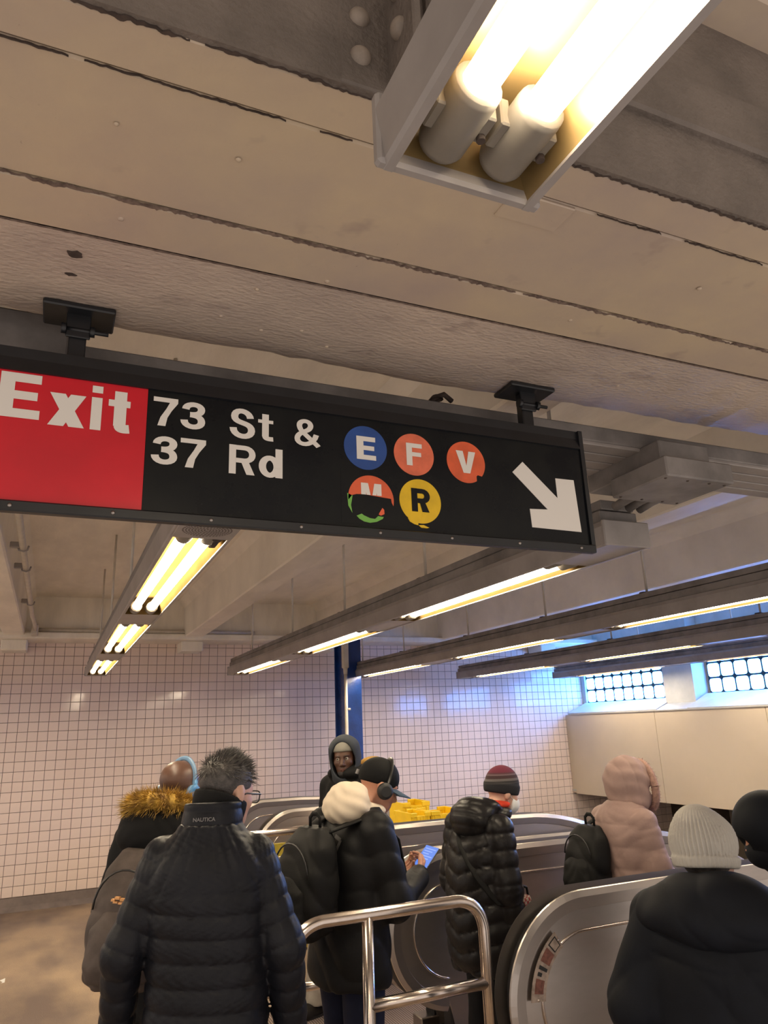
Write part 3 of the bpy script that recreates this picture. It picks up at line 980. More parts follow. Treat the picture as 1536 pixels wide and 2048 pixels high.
def light_row(label, X, ya, yb, openings, rods, speaker=None, missing=(), near=False):
    """a suspended run of two-tube fixtures along y"""
    r = empty('fluorescent_light', (X, (ya + yb) / 2, ZB))
    tag(r, label, 'ceiling light', 'suspended fluorescent light rows')
    wb, wt, H = 0.097, 0.104, 0.092
    iw = 0.083
    b = MB()
    # side cheeks, top, and bottom blanks between the openings
    for s in (-1, 1):
        prof = [(X + s * iw, ZB), (X + s * (wb - 0.004), ZB), (X + s * wb, ZB + 0.005), (X + s * wt, ZB + 0.07), (X + s * (wt - 0.012), ZB + H), (X + s * (wt - 0.03), ZB + H), (X + s * iw, ZB + 0.02)]
        b.prism(prof, ya, yb, 'y')
    b.box(X - wt + 0.02, X + wt - 0.02, ya, yb, ZB + H - 0.006, ZB + H)
    b.cbox(X - wt, X + wt, ya - 0.004, ya + 0.012, ZB + 0.001, ZB + H + 0.002, 0.004)
    b.cbox(X - wt, X + wt, yb - 0.012, yb + 0.004, ZB + 0.001, ZB + H + 0.002, 0.004)
    cur = ya + 0.008
    for (o0, o1) in openings + [(yb - 0.008, None)]:
        if o0 - cur > 0.01:
            b.box(X - iw - 0.002, X + iw + 0.002, cur, o0, ZB + 0.004, ZB + 0.012)
        cur = o1 if o1 else 0
    b.build('housing', 'fixture', r)
    if not near:
        b = MB()
        b.cbox(X - 0.085, X + 0.085, ya + 0.03, yb - 0.02, ZB + H, ZB + H + 0.045, 0.003)
        b.cbox(X - 0.075, X + 0.075, ya + 0.03, yb - 0.02, ZB + H + 0.05, ZB + H + 0.085, 0.003)
        b.build('wireway', 'fixdark', r)
    for yr in rods:
        q = MB().cyl((X, yr, ZB + H + 0.08), (X, yr, SLAB), 0.0085, 8).build('hanger_rod', 'conduit', r)
        MB().cbox(X - 0.05, X + 0.05, yr - 0.02, yr + 0.02, ZB + H + 0.083, ZB + H + 0.098, 0.003).build('rod_clamp', 'rust', q)
    for i, (o0, o1) in enumerate(openings):
        b = MB()
        zt = ZB + 0.078
        hw = 0.05
        # inner reflector: flat top with sloping sides and ends
        A = [(X - iw, o0, ZB + 0.004), (X + iw, o0, ZB + 0.004), (X + iw, o1, ZB + 0.004), (X - iw, o1, ZB + 0.004)]
        T = [(X - hw - 0.012, o0 + 0.012, zt), (X + hw + 0.012, o0 + 0.012, zt), (X + hw + 0.012, o1 - 0.012, zt), (X - hw - 0.012, o1 - 0.012, zt)]
        b.add(A + T, [(4, 5, 6, 7), (0, 1, 5, 4), (1, 2, 6, 5), (2, 3, 7, 6), (3, 0, 4, 7)])
        b.build('reflector', 'reflector' if near else 'reflector_dark', r, fix=False)
        for s in (-1, 1):
            x = X + s * 0.0375
            if (i, s) in missing:
                continue
            z = ZB + 0.030
            MB().tube([(x, o0 + 0.088, z), (x, o1 - 0.088, z)], 0.0185, 14).build('lamp_tube', 'tube', r)
            for ye, d in ((o0, 1), (o1, -1)):
                b = MB()
                y0, y1, y2 = ye + d * 0.014, ye + d * 0.022, ye + d * 0.10
                n = 20
                # cup with an open mouth around the lamp end
                b.tube([(x, y0 - d * 0.0001, z), (x, y0, z), (x, y1, z), (x, y2 - d * 0.008, z), (x, y2, z), (x, y2 - d * 0.0005, z), (x, y2 - d * 0.02, z)], [0.001, 0.024, 0.0275, 0.0275, 0.0265, 0.0215, 0.0205], n, caps=True)
                sk = b.build('lamp_socket', 'socket', r)
                if near:
                    for q in (-1, 1):
                        bb = MB().cbox(x + q * 0.029 - 0.006, x + q * 0.029 + 0.006, y1 + d * 0.02 if d > 0 else y1 - 0.055, y1 + 0.055 if d > 0 else y1 - 0.02, z - 0.012, z + 0.022, 0.002)
                        bb.build('clip', 'socket', sk)
                    bb = MB()
                    bb.cyl((x + 0.029, y1 + d * 0.03, z - 0.018), (x + 0.029, y1 + d * 0.03, z - 0.008), 0.005, 8)
                    bb.build('screw', 'rust', sk)
    if speaker:
        y0, y1 = speaker
        b = MB()
        cy = (y0 + y1) / 2
        pl = MB().cbox(X - 0.088, X + 0.088, y0, y1, ZB - 0.003, ZB + 0.006, 0.002).build('speaker_plate', 'fixture', r)
        b = MB()
        for ring in range(1, 9):
            rr = ring * 0.0088
            nh = max(6, int(ring * 5.5))
            for k in range(nh):
                a = 2 * PI * (k + 0.5 * (ring % 2)) / nh
                cx, cc = X + rr * math.cos(a), cy + rr * math.sin(a)
                t = a + PI / 2
                dx, dy = math.cos(t) * 0.0030, math.sin(t) * 0.0030
                ex, ey = math.cos(a) * 0.0021, math.sin(a) * 0.0021
                b.add([(cx - dx - ex, cc - dy - ey, ZB - 0.0034), (cx + dx - ex, cc + dy - ey, ZB - 0.0034), (cx + dx + ex, cc + dy + ey, ZB - 0.0034), (cx - dx + ex, cc - dy + ey, ZB - 0.0034)], [(0, 1, 2, 3)])
        g = b.build('grille_slots', 'rust', pl, fix=False)
        g['kind'] = 'stuff'
    return r


X1 = 0.379
nl = light_row('large overhead two-tube fluorescent light nearest the viewer', X1 - 0.006, -1.35, 0.585, [(-1.25, 0.575)], [-1.1, -0.3], near=True)
b = MB()
b.box(X1 - 0.07, X1 + 0.06, -1.3, 0.5, ZB + 0.094, ZB + 0.14)
b.build('wireway', 'fixdark', nl)
light_row('fluorescent light row with speaker grille hanging left of the centre beam', X1, 1.66, 7.99, [(2.21, 3.83), (4.20, 5.80), (6.33, 7.88)], [3.0, 4.6, 6.2, 7.6], speaker=(2.0, 2.205))
light_row('fluorescent light row ending in a grey box behind the sign arrow', 1.82, 1.94, 8.08, [(2.27, 3.84), (4.31, 5.80), (6.36, 7.95)], [2.3, 3.5, 4.75, 6.0, 7.4])
light_row('third fluorescent light row, passing right of the blue column', 3.48, 0.9, 8.78, [(2.45, 4.02), (4.56, 6.28), (6.85, 8.62)], [2.2, 3.6, 4.7, 5.9, 7.3, 8.5])
light_row('fourth fluorescent light row, between the third row and the window row', 5.24, 0.9, 9.12, [(2.5, 4.2), (4.85, 6.58), (7.05, 8.9)], [2.2, 4.2, 6.0, 7.5])
light_row('fluorescent light row farthest right, passing in front of the glass block windows', 7.0, 0.9, 9.3, [(2.5, 4.2), (4.8, 6.6), (7.15, 9.0)], [2.2, 4.2, 6.0, 7.5])
light_row('fluorescent light row hanging over the left side of the concourse', -2.0, -2.0, 8.0, [(-1.5, 0.1), (0.6, 2.2), (2.6, 4.2), (4.7, 6.2), (6.35, 7.9)], [-1, 1, 3, 5, 7])
b = MB().dome((0.433, 2.235, ZB + 0.012), (0, 0, -1), 0.018, 0.018, 10, 4)
b.tube([(0.433, 2.235, ZB), (0.425, 2.25, ZB - 0.012), (0.415, 2.265, ZB - 0.012)], [0.008, 0.008, 0.004], 8)
b.build('lamp_hook', 'rust', [o for o in bpy.data.objects if o.name.startswith('fluorescent_light')][1])

# ================================================================== ESCALATORS
NX, NZ, NR = 2.215, 0.655, 0.352     # newel circle of the handrail centre line


def top_path(kind):
    """handrail height along x: flat landing, then the descent"""
    if kind == 'C':
        xs = [2.215, 2.6, 2.9, 3.22, 3.75, 4.27, 4.9, 5.54, 6.06, 7.0, 8.4, 10.4]
        zs = [1.007, 1.005, 0.99, 0.945, 0.85, 0.745, 0.63, 0.49, 0.30, -0.18, -0.98, -2.13]
        return list(zip(xs, zs))
    out = [(2.215, 1.007), (2.6, 1.007), (3.0, 1.005), (3.4, 1.0), (3.6, 0.995)]
    R0, x0 = 1.9, 3.6
    for k in range(1, 9):
        a = math.radians(30 * k / 8)
        out.append((x0 + R0 * math.sin(a), 0.995 - R0 * (1 - math.cos(a))))
    x, z = out[-1]
    out.append((x + 1.5, z - 0.866))
    out.append((x + 5.2, z - 3.0))
    return out


def offset_path(off, kind):
    """newel arc plus top line, moved inward by off"""
    p = arc(NX, NZ, NR - off, 262, 92, 30)
    tp = top_path(kind)
    for i, (x, z) in enumerate(tp):
        a = tp[max(0, i - 1)]
        c = tp[min(len(tp) - 1, i + 1)]
        dx, dz = c[0] - a[0], c[1] - a[1]
        l = math.hypot(dx, dz)
        p.append((x + dz / l * off, z - dx / l * off))
    return p


def balustrade(parent, y, kind, th=0.055):
    t = offset_path(0.02, kind)
    tp = top_path(kind)
    low = [(x, min(0.0, z - 1.03) if x < 3.4 else z - 1.12) for x, z in tp]
    poly = t + [(tp[-1][0], low[-1][1])] + [q for q in reversed(low)] + [(2.215, 0.10)]
    body = MB().prism(poly, y - th, y + th, 'y').build('balustrade', 'steel', parent)
    # handrail: rounded C-section riding on the edge
    pr = [(0.012, -0.041), (0.021, -0.030), (0.025, 0.0), (0.021, 0.030), (0.012, 0.041), (-0.004, 0.041), (-0.012, 0.032), (-0.012, -0.032), (-0.004, -0.041)]
    pr = [(-a, c) for a, c in pr]
    path = [(x, y, z) for x, z in [(2.75, 0.29), (2.45, 0.295)] + offset_path(0.0, kind)]
    MB().sweep(path, pr, smooth=True).build('handrail', 'rubber', body)
    # stainless decking band hugging the rail, a bright inner bead and skirt trims on both faces
    for s in (-1, 1):
        pb = [(0.0, 0.0), (0.004, s * 0.012), (0.05, s * 0.016), (0.075, s * 0.006), (0.078, 0.0)]
        path = [(x, y + s * th, z) for x, z in offset_path(0.022, kind)]
        MB().sweep(path, pb if s > 0 else pb[::-1], smooth=False).build('deck_band', 'steel', body)
        path = [(x, y + s * (th + 0.002), z) for x, z in offset_path(0.106, kind)]
        MB().tube(path, 0.0065, 8).build('edge_bead', 'tubesteel', body)
        path = [(x, y + s * (th + 0.001), z) for x, z in offset_path(0.013, kind)]
        MB().tube(path, 0.008, 6).build('rail_guide', 'rubber', body)
    # vertical panel joints
    for xj in (2.55, 3.15, 3.75):
        for s in (-1, 1):
            MB().box(xj - 0.0015, xj + 0.0015, y + s * th - 0.0012, y + s * th + 0.0012, 0.02, 0.86).build('panel_joint', 'rust', body)
    # inlet box where the rail returns
    MB().cbox(2.18, 2.5, y - 0.05, y + 0.05, 0.06, 0.36, 0.01).build('inlet_box', 'blackmetal', body)
    MB().cbox(2.10, 2.22, y - 0.06, y + 0.06, 0.0, 0.16, 0.006).build('base_shoe', 'darksteel', body)
    return body


def escalator(label, ya, yb, kind, nsteps=9):
    e = empty('escalator', (2.8, (ya + yb) / 2, 0))
    tag(e, label, 'escalator')
    A = balustrade(e, ya, kind)
    Bb = balustrade(e, yb, kind)
    MB().cbox(1.30, 2.95, ya + 0.06, yb - 0.06, 0.001, 0.008, 0.002).build('landing_plate', 'comb', e)
    MB().cbox(2.95, 3.13, ya + 0.08, yb - 0.08, 0.0, 0.014, 0.003).build('comb_plate', 'yellowcrate' if kind == 'x' else 'darksteel', e)
    tp = top_path(kind)
    txs = [p[0] for p in tp]
    tzs = [p[1] for p in tp]
    x = 3.13
    for k in range(nsteps + 4):
        z = min(0.0, round((float(np.interp(x + 0.3, txs, tzs)) - 1.0) / 0.02) * 0.02) - 0.004
        b = MB().cbox(x, x + 0.398, ya + 0.09, yb - 0.09, z - 0.22, z, 0.004)
        b.build('step', 'step', e)
        x += 0.4
    return e, A, Bb


eA, b4, b3n = escalator('nearest escalator, entered between the round newel at lower right and its twin', 3.0, 4.22, 'A')
eB, b3f, b2 = escalator('middle escalator with yellow crates on the deck beyond it', 4.45, 5.52, 'B')
eC, c1, c2 = escalator('farthest escalator, descending along the tiled wall', 7.25, 8.38, 'C')

# notice plates on the nearest newel band
def plate(a0, a1, r0, r1, mat, parent, y, name='notice_plate'):
    outer = arc(NX, NZ, r1, a0, a1, 8)
    inner = arc(NX, NZ, r0, a1, a0, 8)
    return MB().prism(outer + inner, y, y + 0.002, 'y').build(name, mat, parent)


M['plate'] = pm('worn_notice_plate', (0.45, 0.36, 0.30), 0.35, 0.6, vary=0.4, vscale=40)
M['platered'] = pm('worn_red_notice', (0.22, 0.085, 0.065), 0.5, vary=0.5, vscale=60)
yb4 = 3.0 - 0.055 - 0.0185
pl = plate(122, 176, 0.240, 0.312, 'plate', b4, yb4)
for a0, a1, r0, r1, mt in ((124, 133, 0.255, 0.300, 'blackmetal'), (125, 132, 0.259, 0.296, 'plate'), (135, 146, 0.252, 0.300, 'platered'), (149, 152, 0.255, 0.297, 'blackmetal'), (154, 157, 0.275, 0.295, 'blackmetal'), (159, 170, 0.255, 0.297, 'platered')):
    pp_ = plate(a0, a1, r0, r1, mt, b4, yb4 - (0.0016 if mt != 'plate' else 0.0022), 'notice_panel')
for a in (123.2, 174.8):
    MB().dome((NX + 0.276 * math.cos(math.radians(a)), yb4, NZ + 0.276 * math.sin(math.radians(a))), (0, -1, 0), 0.005, 0.003, 8, 3).build('rivet', 'tubesteel', b4)

# decks between the escalators
def deck(label, y0, y1, z, kind, x0=2.3):
    tp = [p for p in top_path(kind) if p[0] >= x0]
    tp = [(x0, top_path(kind)[0][1])] + tp
    top = [(x, zz - (1.007 - z)) for x, zz in tp]
    bot = [(x, zz - 1.3) for x, zz in tp]
    o = MB().prism(top + bot[::-1], y0, y1, 'y').build('divider_deck', 'steel')
    return struct(o)


deck('', 4.285, 4.385, 0.93, 'A')
deck('', 5.58, 7.19, 0.915, 'B', 2.42)
deck('', 8.44, 9.0, 0.6, 'C', 3.6)
struct(MB().box(3.6, 10.5, 2.5, 2.95, -4, -0.02).build('well_fill', 'concrete'))

# ------------------------------------------------------------------ tube guard rails
def guard(label, y, x0, x1, zt, zs, posts, r=0.0245, rr=0.12):
    g = empty('guard_rail', ((x0 + x1) / 2, y, 0))
    tag(g, label, 'railing')
    path = fillet([(x0, y, 0.0), (x0, y, zt), (x1, y, zt), (x1, y, 0.0)], rr, 10)
    MB().tube(path, r, 18).build('top_rail', 'tubesteel', g)
    for z in zs:
        MB().tube([(x0, y, z), (x1, y, z)], r * 0.96, 16).build('cross_rail', 'tubesteel', g)
    for x in posts:
        MB().tube([(x, y, 0.0), (x, y, zt)], r * 0.96, 16).build('post', 'tubesteel', g)
    for x in [x0, x1] + list(posts):
        MB().tube([(x, y, 0.0), (x, y, 0.008), (x, y, 0.012)], [0.06, 0.06, 0.05], 18).build('foot_flange', 'tubesteel', g)
    return g


g = guard('stainless tube guard rail in the foreground, in front of the nearest escalator', 3.0, 0.905, 1.745, 1.075, (), (1.215,))
MB().tube([(1.215, 3.0, 0.757), (1.745, 3.0, 0.757)], 0.0235, 16).build('cross_rail', 'tubesteel', g)
MB().tube([(1.215, 3.0, 0.40), (1.745, 3.0, 0.40)], 0.0235, 16).build('cross_rail', 'tubesteel', g)
guard('stainless three-rail guard behind the man with the phone', 4.45, 1.165, 1.83, 1.07, (0.75, 0.41), ())
g4 = guard('stainless guard rail beyond, carrying an olive yellow board', 5.62, 1.15, 1.95, 1.07, (0.30,), ())
MB().cbox(1.22, 1.90, 5.60, 5.612, 0.36, 1.0, 0.004).build('board', 'olive', g4)
MB().cbox(1.62, 1.90, 5.585, 5.60, 0.30, 0.345, 0.004).build('kick_strip', 'yellowcrate', g4)

# ------------------------------------------------------------------ yellow crates on the deck
def crate(label, x, y, z, wx, wy, h, rz=0.0):
    c = empty('plastic_crate', (x, y, z), rz)
    tag(c, label, 'crate', 'yellow crates on the escalator deck')
    t = 0.012
    def bd(name, m_):
        me = m_.mesh(name)
        me.materials.append(M['yellowcrate'])
        return link(name, me, c)
    bd('base', MB().cbox(-wx / 2, wx / 2, -wy / 2, wy / 2, 0.0, 0.012, 0.003))
    for s in (-1, 1):
        b_ = MB()
        yy0, yy1 = (s * wy / 2 - t / 2, s * wy / 2 + t / 2)
        b_.cbox(-wx / 2, wx / 2, yy0, yy1, 0.0, h * 0.86, 0.003)
        b_.cbox(-wx / 2 - 0.008, -wx / 2 + wx * 0.28, yy0 - 0.006, yy1 + 0.006, h * 0.8, h, 0.003)
        b_.cbox(wx / 2 - wx * 0.28, wx / 2 + 0.008, yy0 - 0.006, yy1 + 0.006, h * 0.8, h, 0.003)
        for k in range(5):
            xk = -wx / 2 + wx * (k + 0.5) / 5
            b_.cbox(xk - 0.005, xk + 0.005, yy0 - 0.006, yy1 + 0.006, 0.0, h * 0.8, 0.002)
        bd('long_side', b_)
        b_ = MB()
        b_.cbox(s * wx / 2 - t / 2, s * wx / 2 + t / 2, -wy / 2, wy / 2, 0.0, h, 0.003)
        bd('end_side', b_)
    sl = MB().box(-wx / 2 + 0.02, -wx / 2 + 0.045, -wy / 2 - t / 2 - 0.0065, -wy / 2 - t / 2 - 0.0055, 0.02, h * 0.62)
    me = sl.mesh('hand_slot')
    me.materials.append(M['rust'])
    link('hand_slot', me, c)
    return c


crate('left yellow plastic crate on the escalator deck', 2.875, 6.02, 0.916, 0.17, 0.3, 0.168, 0.05)
crate('right yellow plastic crate on the escalator deck', 3.13, 6.02, 0.916, 0.27, 0.3, 0.168, -0.04)
crate('yellow plastic crate set behind the other two on the deck', 3.08, 6.5, 0.916, 0.26, 0.28, 0.20, 0.02)

# scrap of paper on the floor
b = MB()
for i in range(5):
    for j in range(3):
        b.v.append((-0.30 + i * 0.035, 7.05 + j * 0.05, 0.004 + 0.008 * math.sin(i * 1.3 + j)))
for i in range(4):
    for j in range(2):
        b.f.append((i * 3 + j, (i + 1) * 3 + j, (i + 1) * 3 + j + 1, i * 3 + j + 1))
        b.sm.append(False)
tag(b.build('paper_scrap', 'paper'), 'scrap of white paper lying on the floor at far left', 'paper')

# ================================================================== IMPLICIT SURFACE TOOLS
def smin(a, b, k):
    h = np.clip(0.5 + 0.5 * (b - a) / k, 0, 1)
    return b + (a - b) * h - k * h * (1 - h)


def smax(a, b, k):
    return -smin(-a, -b, k)


def ell(p, c, r):
    q = (p - np.array(c, np.float32))
    r = np.array(r, np.float32)
    k0 = np.sqrt(((q / r) ** 2).sum(1)) + 1e-6
    k1 = np.sqrt(((q / (r * r)) ** 2).sum(1)) + 1e-6
    return k0 * (k0 - 1) / k1


def seg(p, a, b, ra, rb):
    a = np.array(a, np.float32)
    b = np.array(b, np.float32)
    ab = b - a
    h = np.clip(((p - a) @ ab) / (ab @ ab + 1e-9), 0, 1)
    d = np.sqrt((((p - a) - h[:, None] * ab) ** 2).sum(1)) - (ra + (rb - ra) * h)
    return d, h * math.sqrt(float(ab @ ab))


def chain(p, pts, rs, k=0.02):
    """tapered limb through joints; returns distance and length along the limb"""
    d = None
    s = None
    L = 0.0
    for i in range(len(pts) - 1):
        di, si = seg(p, pts[i], pts[i + 1], rs[i], rs[i + 1])
        if d is None:
            d, s, dm = di, si + L, di
        else:
            s = np.where(di < dm, si + L, s)
            dm = np.minimum(dm, di)
            d = smin(d, di, k)
        L += float(np.linalg.norm(np.array(pts[i + 1]) - np.array(pts[i])))
    return d, s


def loft(p, prof, n=2.3, rot=0.0):
    """stacked rounded cross-sections; rows of prof: z, cx, cy, half width, half depth"""
    prof = np.array(sorted(prof), float)
    zs = prof[:, 0]
    zf = np.linspace(zs[0], zs[-1], 90)
    cols = []
    for c in range(1, 5):
        v = np.interp(zf, zs, prof[:, c])
        ker = np.ones(7) / 7
        v2 = np.convolve(np.pad(v, 3, mode='edge'), ker, 'valid')
        cols.append(v2)
    z = p[:, 2]
    cx, cy, a, b_ = [np.interp(z, zf, c).astype(np.float32) for c in cols]
    x = np.abs(p[:, 0] - cx) / a
    y = np.abs(p[:, 1] - cy) / b_
    d = ((x ** n + y ** n) ** (1 / n) - 1) * np.minimum(a, b_)
    return smax(smax(d, z - zs[-1], 0.012), zs[0] - z, 0.012)


def rbx(p, c, h, r):
    q = np.abs(p - np.array(c, np.float32)) - np.array(h, np.float32) + r
    return np.sqrt((np.maximum(q, 0) ** 2).sum(1)) + np.minimum(q.max(1), 0) - r


def rotm(yaw=0, pitch=0, roll=0):
    """columns: right, forward, up of the turned frame; yaw>0 turns to the right, pitch>0 looks down"""
    cy, sy = math.cos(-math.radians(yaw)), math.sin(-math.radians(yaw))
    cp, sp = math.cos(-math.radians(pitch)), math.sin(-math.radians(pitch))
    cr, sr = math.cos(math.radians(roll)), math.sin(math.radians(roll))
    Z = np.array([[cy, -sy, 0], [sy, cy, 0], [0, 0, 1]])
    X = np.array([[1, 0, 0], [0, cp, -sp], [0, sp, cp]])
    Y = np.array([[cr, 0, sr], [0, 1, 0], [-sr, 0, cr]])
    return (Z @ X @ Y).astype(np.float32)


def surf(fn, lo, hi, h):
    """naive surface nets over a grid, evaluated only near the surface"""
    lo = np.array(lo, float)
    hi = np.array(hi, float)
    B = 4
    n = np.maximum(2, np.ceil((hi - lo) / (h * B)).astype(int))
    N = n * B + 1
    cc = [lo[i] + (np.arange(n[i]) + 0.5) * h * B for i in range(3)]
    G = np.stack(np.meshgrid(*cc, indexing='ij'), -1).reshape(-1, 3).astype(np.float32)
    dc = fn(G).reshape(n)
    act = np.abs(dc) < h * B * 1.5
    V = np.full(N, 1.0, np.float32)
    sgn = np.where(dc < 0, -1.0, 1.0).astype(np.float32)
    V[:-1, :-1, :-1] = np.repeat(np.repeat(np.repeat(sgn, B, 0), B, 1), B, 2)
    mk = np.zeros(N, bool)
    idx = np.argwhere(act)
    rngB = np.arange(B + 1)
    for dx in rngB:
        for dy in rngB:
            for dz in rngB:
                mk[idx[:, 0] * B + dx, idx[:, 1] * B + dy, idx[:, 2] * B + dz] = True
    pi = np.argwhere(mk)
    V[mk] = fn((lo + pi * h).astype(np.float32))
    S = V < 0
    c = S[:-1, :-1, :-1].astype(np.int8)
    cnt = np.zeros_like(c)
    for dx in (0, 1):
        for dy in (0, 1):
            for dz in (0, 1):
                cnt += S[dx:N[0] - 1 + dx, dy:N[1] - 1 + dy, dz:N[2] - 1 + dz]
    ac = np.argwhere((cnt > 0) & (cnt < 8))
    ids = np.full(tuple(N - 1), -1, np.int64)
    ids[ac[:, 0], ac[:, 1], ac[:, 2]] = np.arange(len(ac))
    pos = np.zeros((len(ac), 3))
    num = np.zeros(len(ac))
    cor = [(i, j, k) for i in (0, 1) for j in (0, 1) for k in (0, 1)]
    for a in cor:
        for ax in range(3):
            if a[ax]:
                continue
            b_ = list(a)
            b_[ax] = 1
            va = V[ac[:, 0] + a[0], ac[:, 1] + a[1], ac[:, 2] + a[2]]
            vb = V[ac[:, 0] + b_[0], ac[:, 1] + b_[1], ac[:, 2] + b_[2]]
            cr = (va < 0) != (vb < 0)
            t = np.where(cr, va / np.where(cr, va - vb, 1), 0)
            q = np.repeat(np.array([a], float), len(ac), 0)
            q[:, ax] += t
            pos += q * cr[:, None]
            num += cr
    pos = lo + (ac + pos / num[:, None]) * h
    faces = []
    for ax in range(3):
        u, v = (ax + 1) % 3, (ax + 2) % 3
        sl0 = [slice(None)] * 3
        sl1 = [slice(None)] * 3
        sl0[ax] = slice(0, -1)
        sl1[ax] = slice(1, None)
        s0, s1 = S[tuple(sl0)], S[tuple(sl1)]
        e = np.argwhere(s0 != s1)
        e = e[(e[:, u] > 0) & (e[:, v] > 0) & (e[:, u] < N[u] - 1) & (e[:, v] < N[v] - 1)]
        if len(e) == 0:
            continue
        q = []
        for du, dv in ((-1, -1), (0, -1), (0, 0), (-1, 0)):
            f = e.copy()
            f[:, u] += du
            f[:, v] += dv
            q.append(ids[f[:, 0], f[:, 1], f[:, 2]])
        q = np.stack(q, 1)
        fl = s0[e[:, 0], e[:, 1], e[:, 2]]
        q[~fl] = q[~fl][:, ::-1]
        faces.append(q)
    faces = np.concatenate(faces)
    faces = faces[(faces >= 0).all(1)]
    return pos, faces


def np_mesh(name, parts, mat):
    vs, fs, o = [], [], 0
    for v, f in parts:
        vs.append(v)
        fs.append(f + o)
        o += len(v)
    v = np.concatenate(vs)
    f = np.concatenate(fs)
    me = bpy.data.meshes.new(name)
    me.vertices.add(len(v))
    me.vertices.foreach_set('co', v.astype(np.float32).ravel())
    me.loops.add(len(f) * 4)
    me.loops.foreach_set('vertex_index', f.astype(np.int32).ravel())
    me.polygons.add(len(f))
    me.polygons.foreach_set('loop_start', np.arange(0, len(f) * 4, 4, dtype=np.int32))
    me.polygons.foreach_set('use_smooth', np.ones(len(f), bool))
    me.materials.append(M[mat] if isinstance(mat, str) else mat)
    me.update(calc_edges=True)
    me.validate()
    return me


def sobj(name, fn, lo, hi, h, mat, parent=None):
    return link(name, np_mesh(name, [surf(fn, lo, hi, h)], mat), parent)


def pobj(name, mb, mat, parent, fix=True):
    """plain mesh part in the parent's own local frame"""
    me = mb.mesh(name, fix)
    me.materials.append(M[mat] if isinstance(mat, str) else mat)
    return link(name, me, parent)


# ------------------------------------------------------------------ materials for people
M['skin_dark'] = pm('dark_brown_skin', (0.085, 0.036, 0.020), 0.42, vary=0.2, vscale=20, bump=0.05, bscale=200)
M['skin_brown'] = pm('brown_skin', (0.105, 0.052, 0.036), 0.40, vary=0.2, vscale=20, bump=0.05, bscale=200)
M['skin_tan'] = pm('tan_skin', (0.46, 0.22, 0.145), 0.48, vary=0.15, vscale=20, bump=0.05, bscale=200)
M['skin_light'] = pm('light_skin', (0.56, 0.33, 0.25), 0.48, vary=0.15, vscale=20, bump=0.05, bscale=200)
def cloth(name, col, rough=0.6, vary=0.35, sheen=0.0, bump=0.35, bscale=130, bdist=0.0012, vscale=9, vcol=None):
    return pm(name, col, rough, vary=vary, vscale=vscale, bump=bump, bscale=bscale, bdist=bdist, sheen=sheen, vcol=vcol, spec=0.18)
M['navypuff'] = cloth('navy_black_nylon', (0.010, 0.0108, 0.0155), 0.42, bscale=55, bdist=0.003, bump=0.5)
M['blackpuff'] = cloth('black_down_nylon', (0.013, 0.012, 0.013), 0.33, bscale=45, bdist=0.003, bump=0.5, sheen=0.0)
M['blackcloth'] = cloth('black_cotton_cloth', (0.006, 0.006, 0.0068), 0.75)
M['jacket2'] = cloth('black_jacket_cloth', (0.0085, 0.0085, 0.0095), 0.55, bscale=40, bdist=0.003)
M['navycoat'] = cloth('dark_navy_coat_cloth', (0.0042, 0.0056, 0.0100), 0.7, bscale=240, bdist=0.0008)
M['pinkpuff'] = cloth('dusty_pink_nylon', (0.31, 0.212, 0.192), 0.62, vary=0.12, bscale=50, bdist=0.003, bump=0.4)
M['cream_cloth'] = cloth('cream_sweatshirt_cotton', (0.62, 0.53, 0.42), 0.85, vary=0.1, bscale=300, bdist=0.0006)
M['greyknit'] = cloth('grey_hood_cotton', (0.042, 0.048, 0.058), 0.85, vary=0.2)
M['greybeanie'] = cloth('grey_beanie_cotton', (0.21, 0.20, 0.175), 0.9, vary=0.15)
M['jeans'] = cloth('navy_denim', (0.010, 0.013, 0.035), 0.75, bscale=200)
M['greypants'] = cloth('grey_sweatpants', (0.30, 0.27, 0.235), 0.85, vary=0.2)
M['blackpants'] = cloth('black_trousers', (0.012, 0.012, 0.014), 0.8)
M['shoe'] = cloth('black_shoe_leather', (0.018, 0.015, 0.014), 0.5)
M['fur'] = pm('mustard_brown_fur', (0.55, 0.345, 0.055), 0.7, vary=0.7, vscale=26, vcol=(0.20, 0.105, 0.025))
M['mustard'] = cloth('mustard_fleece', (0.42, 0.235, 0.06), 0.9, vary=0.3)
M['hair'] = pm('short_greying_black_hair', (0.030, 0.026, 0.025), 0.5, vary=0.6, vscale=40, vcol=(0.085, 0.075, 0.07), bump=0.8, bscale=220, bdist=0.003)
M['packgrey'] = cloth('grey_brown_pack_nylon', (0.088, 0.070, 0.064), 0.6, bscale=220)
M['packblack'] = cloth('black_pack_nylon', (0.006, 0.006, 0.0065), 0.6, bscale=220)
M['logo'] = pm('cream_orange_stitching', (0.62, 0.33, 0.14), 0.8)
M['whitelogo'] = pm('white_print', (0.75, 0.75, 0.75), 0.7)
M['greyprint'] = pm('grey_print', (0.16, 0.155, 0.16), 0.6)
M['fadedprint'] = pm('faded_dark_print', (0.062, 0.058, 0.058), 0.6)
M['bluephones'] = pm('pale_blue_plastic', (0.12, 0.22, 0.36), 0.4)
M['bluephones2'] = pm('blue_plastic_hinge', (0.06, 0.22, 0.45), 0.35)
M['blackplastic'] = pm('black_plastic', (0.012, 0.012, 0.013), 0.3)
M['blackplastic2'] = pm('black_ear_cushion', (0.012, 0.012, 0.013), 0.6)
M['screen'] = emit('lit_phone_screen', (0.10, 0.25, 0.85), 0.5)
M['screenline'] = emit('phone_screen_text', (0.35, 0.5, 1.0), 0.5)
for _n in ('screen', 'screenline'):
    M[_n].node_tree.nodes['Principled BSDF'].inputs['Base Color'].default_value = (0.01, 0.01, 0.012, 1)
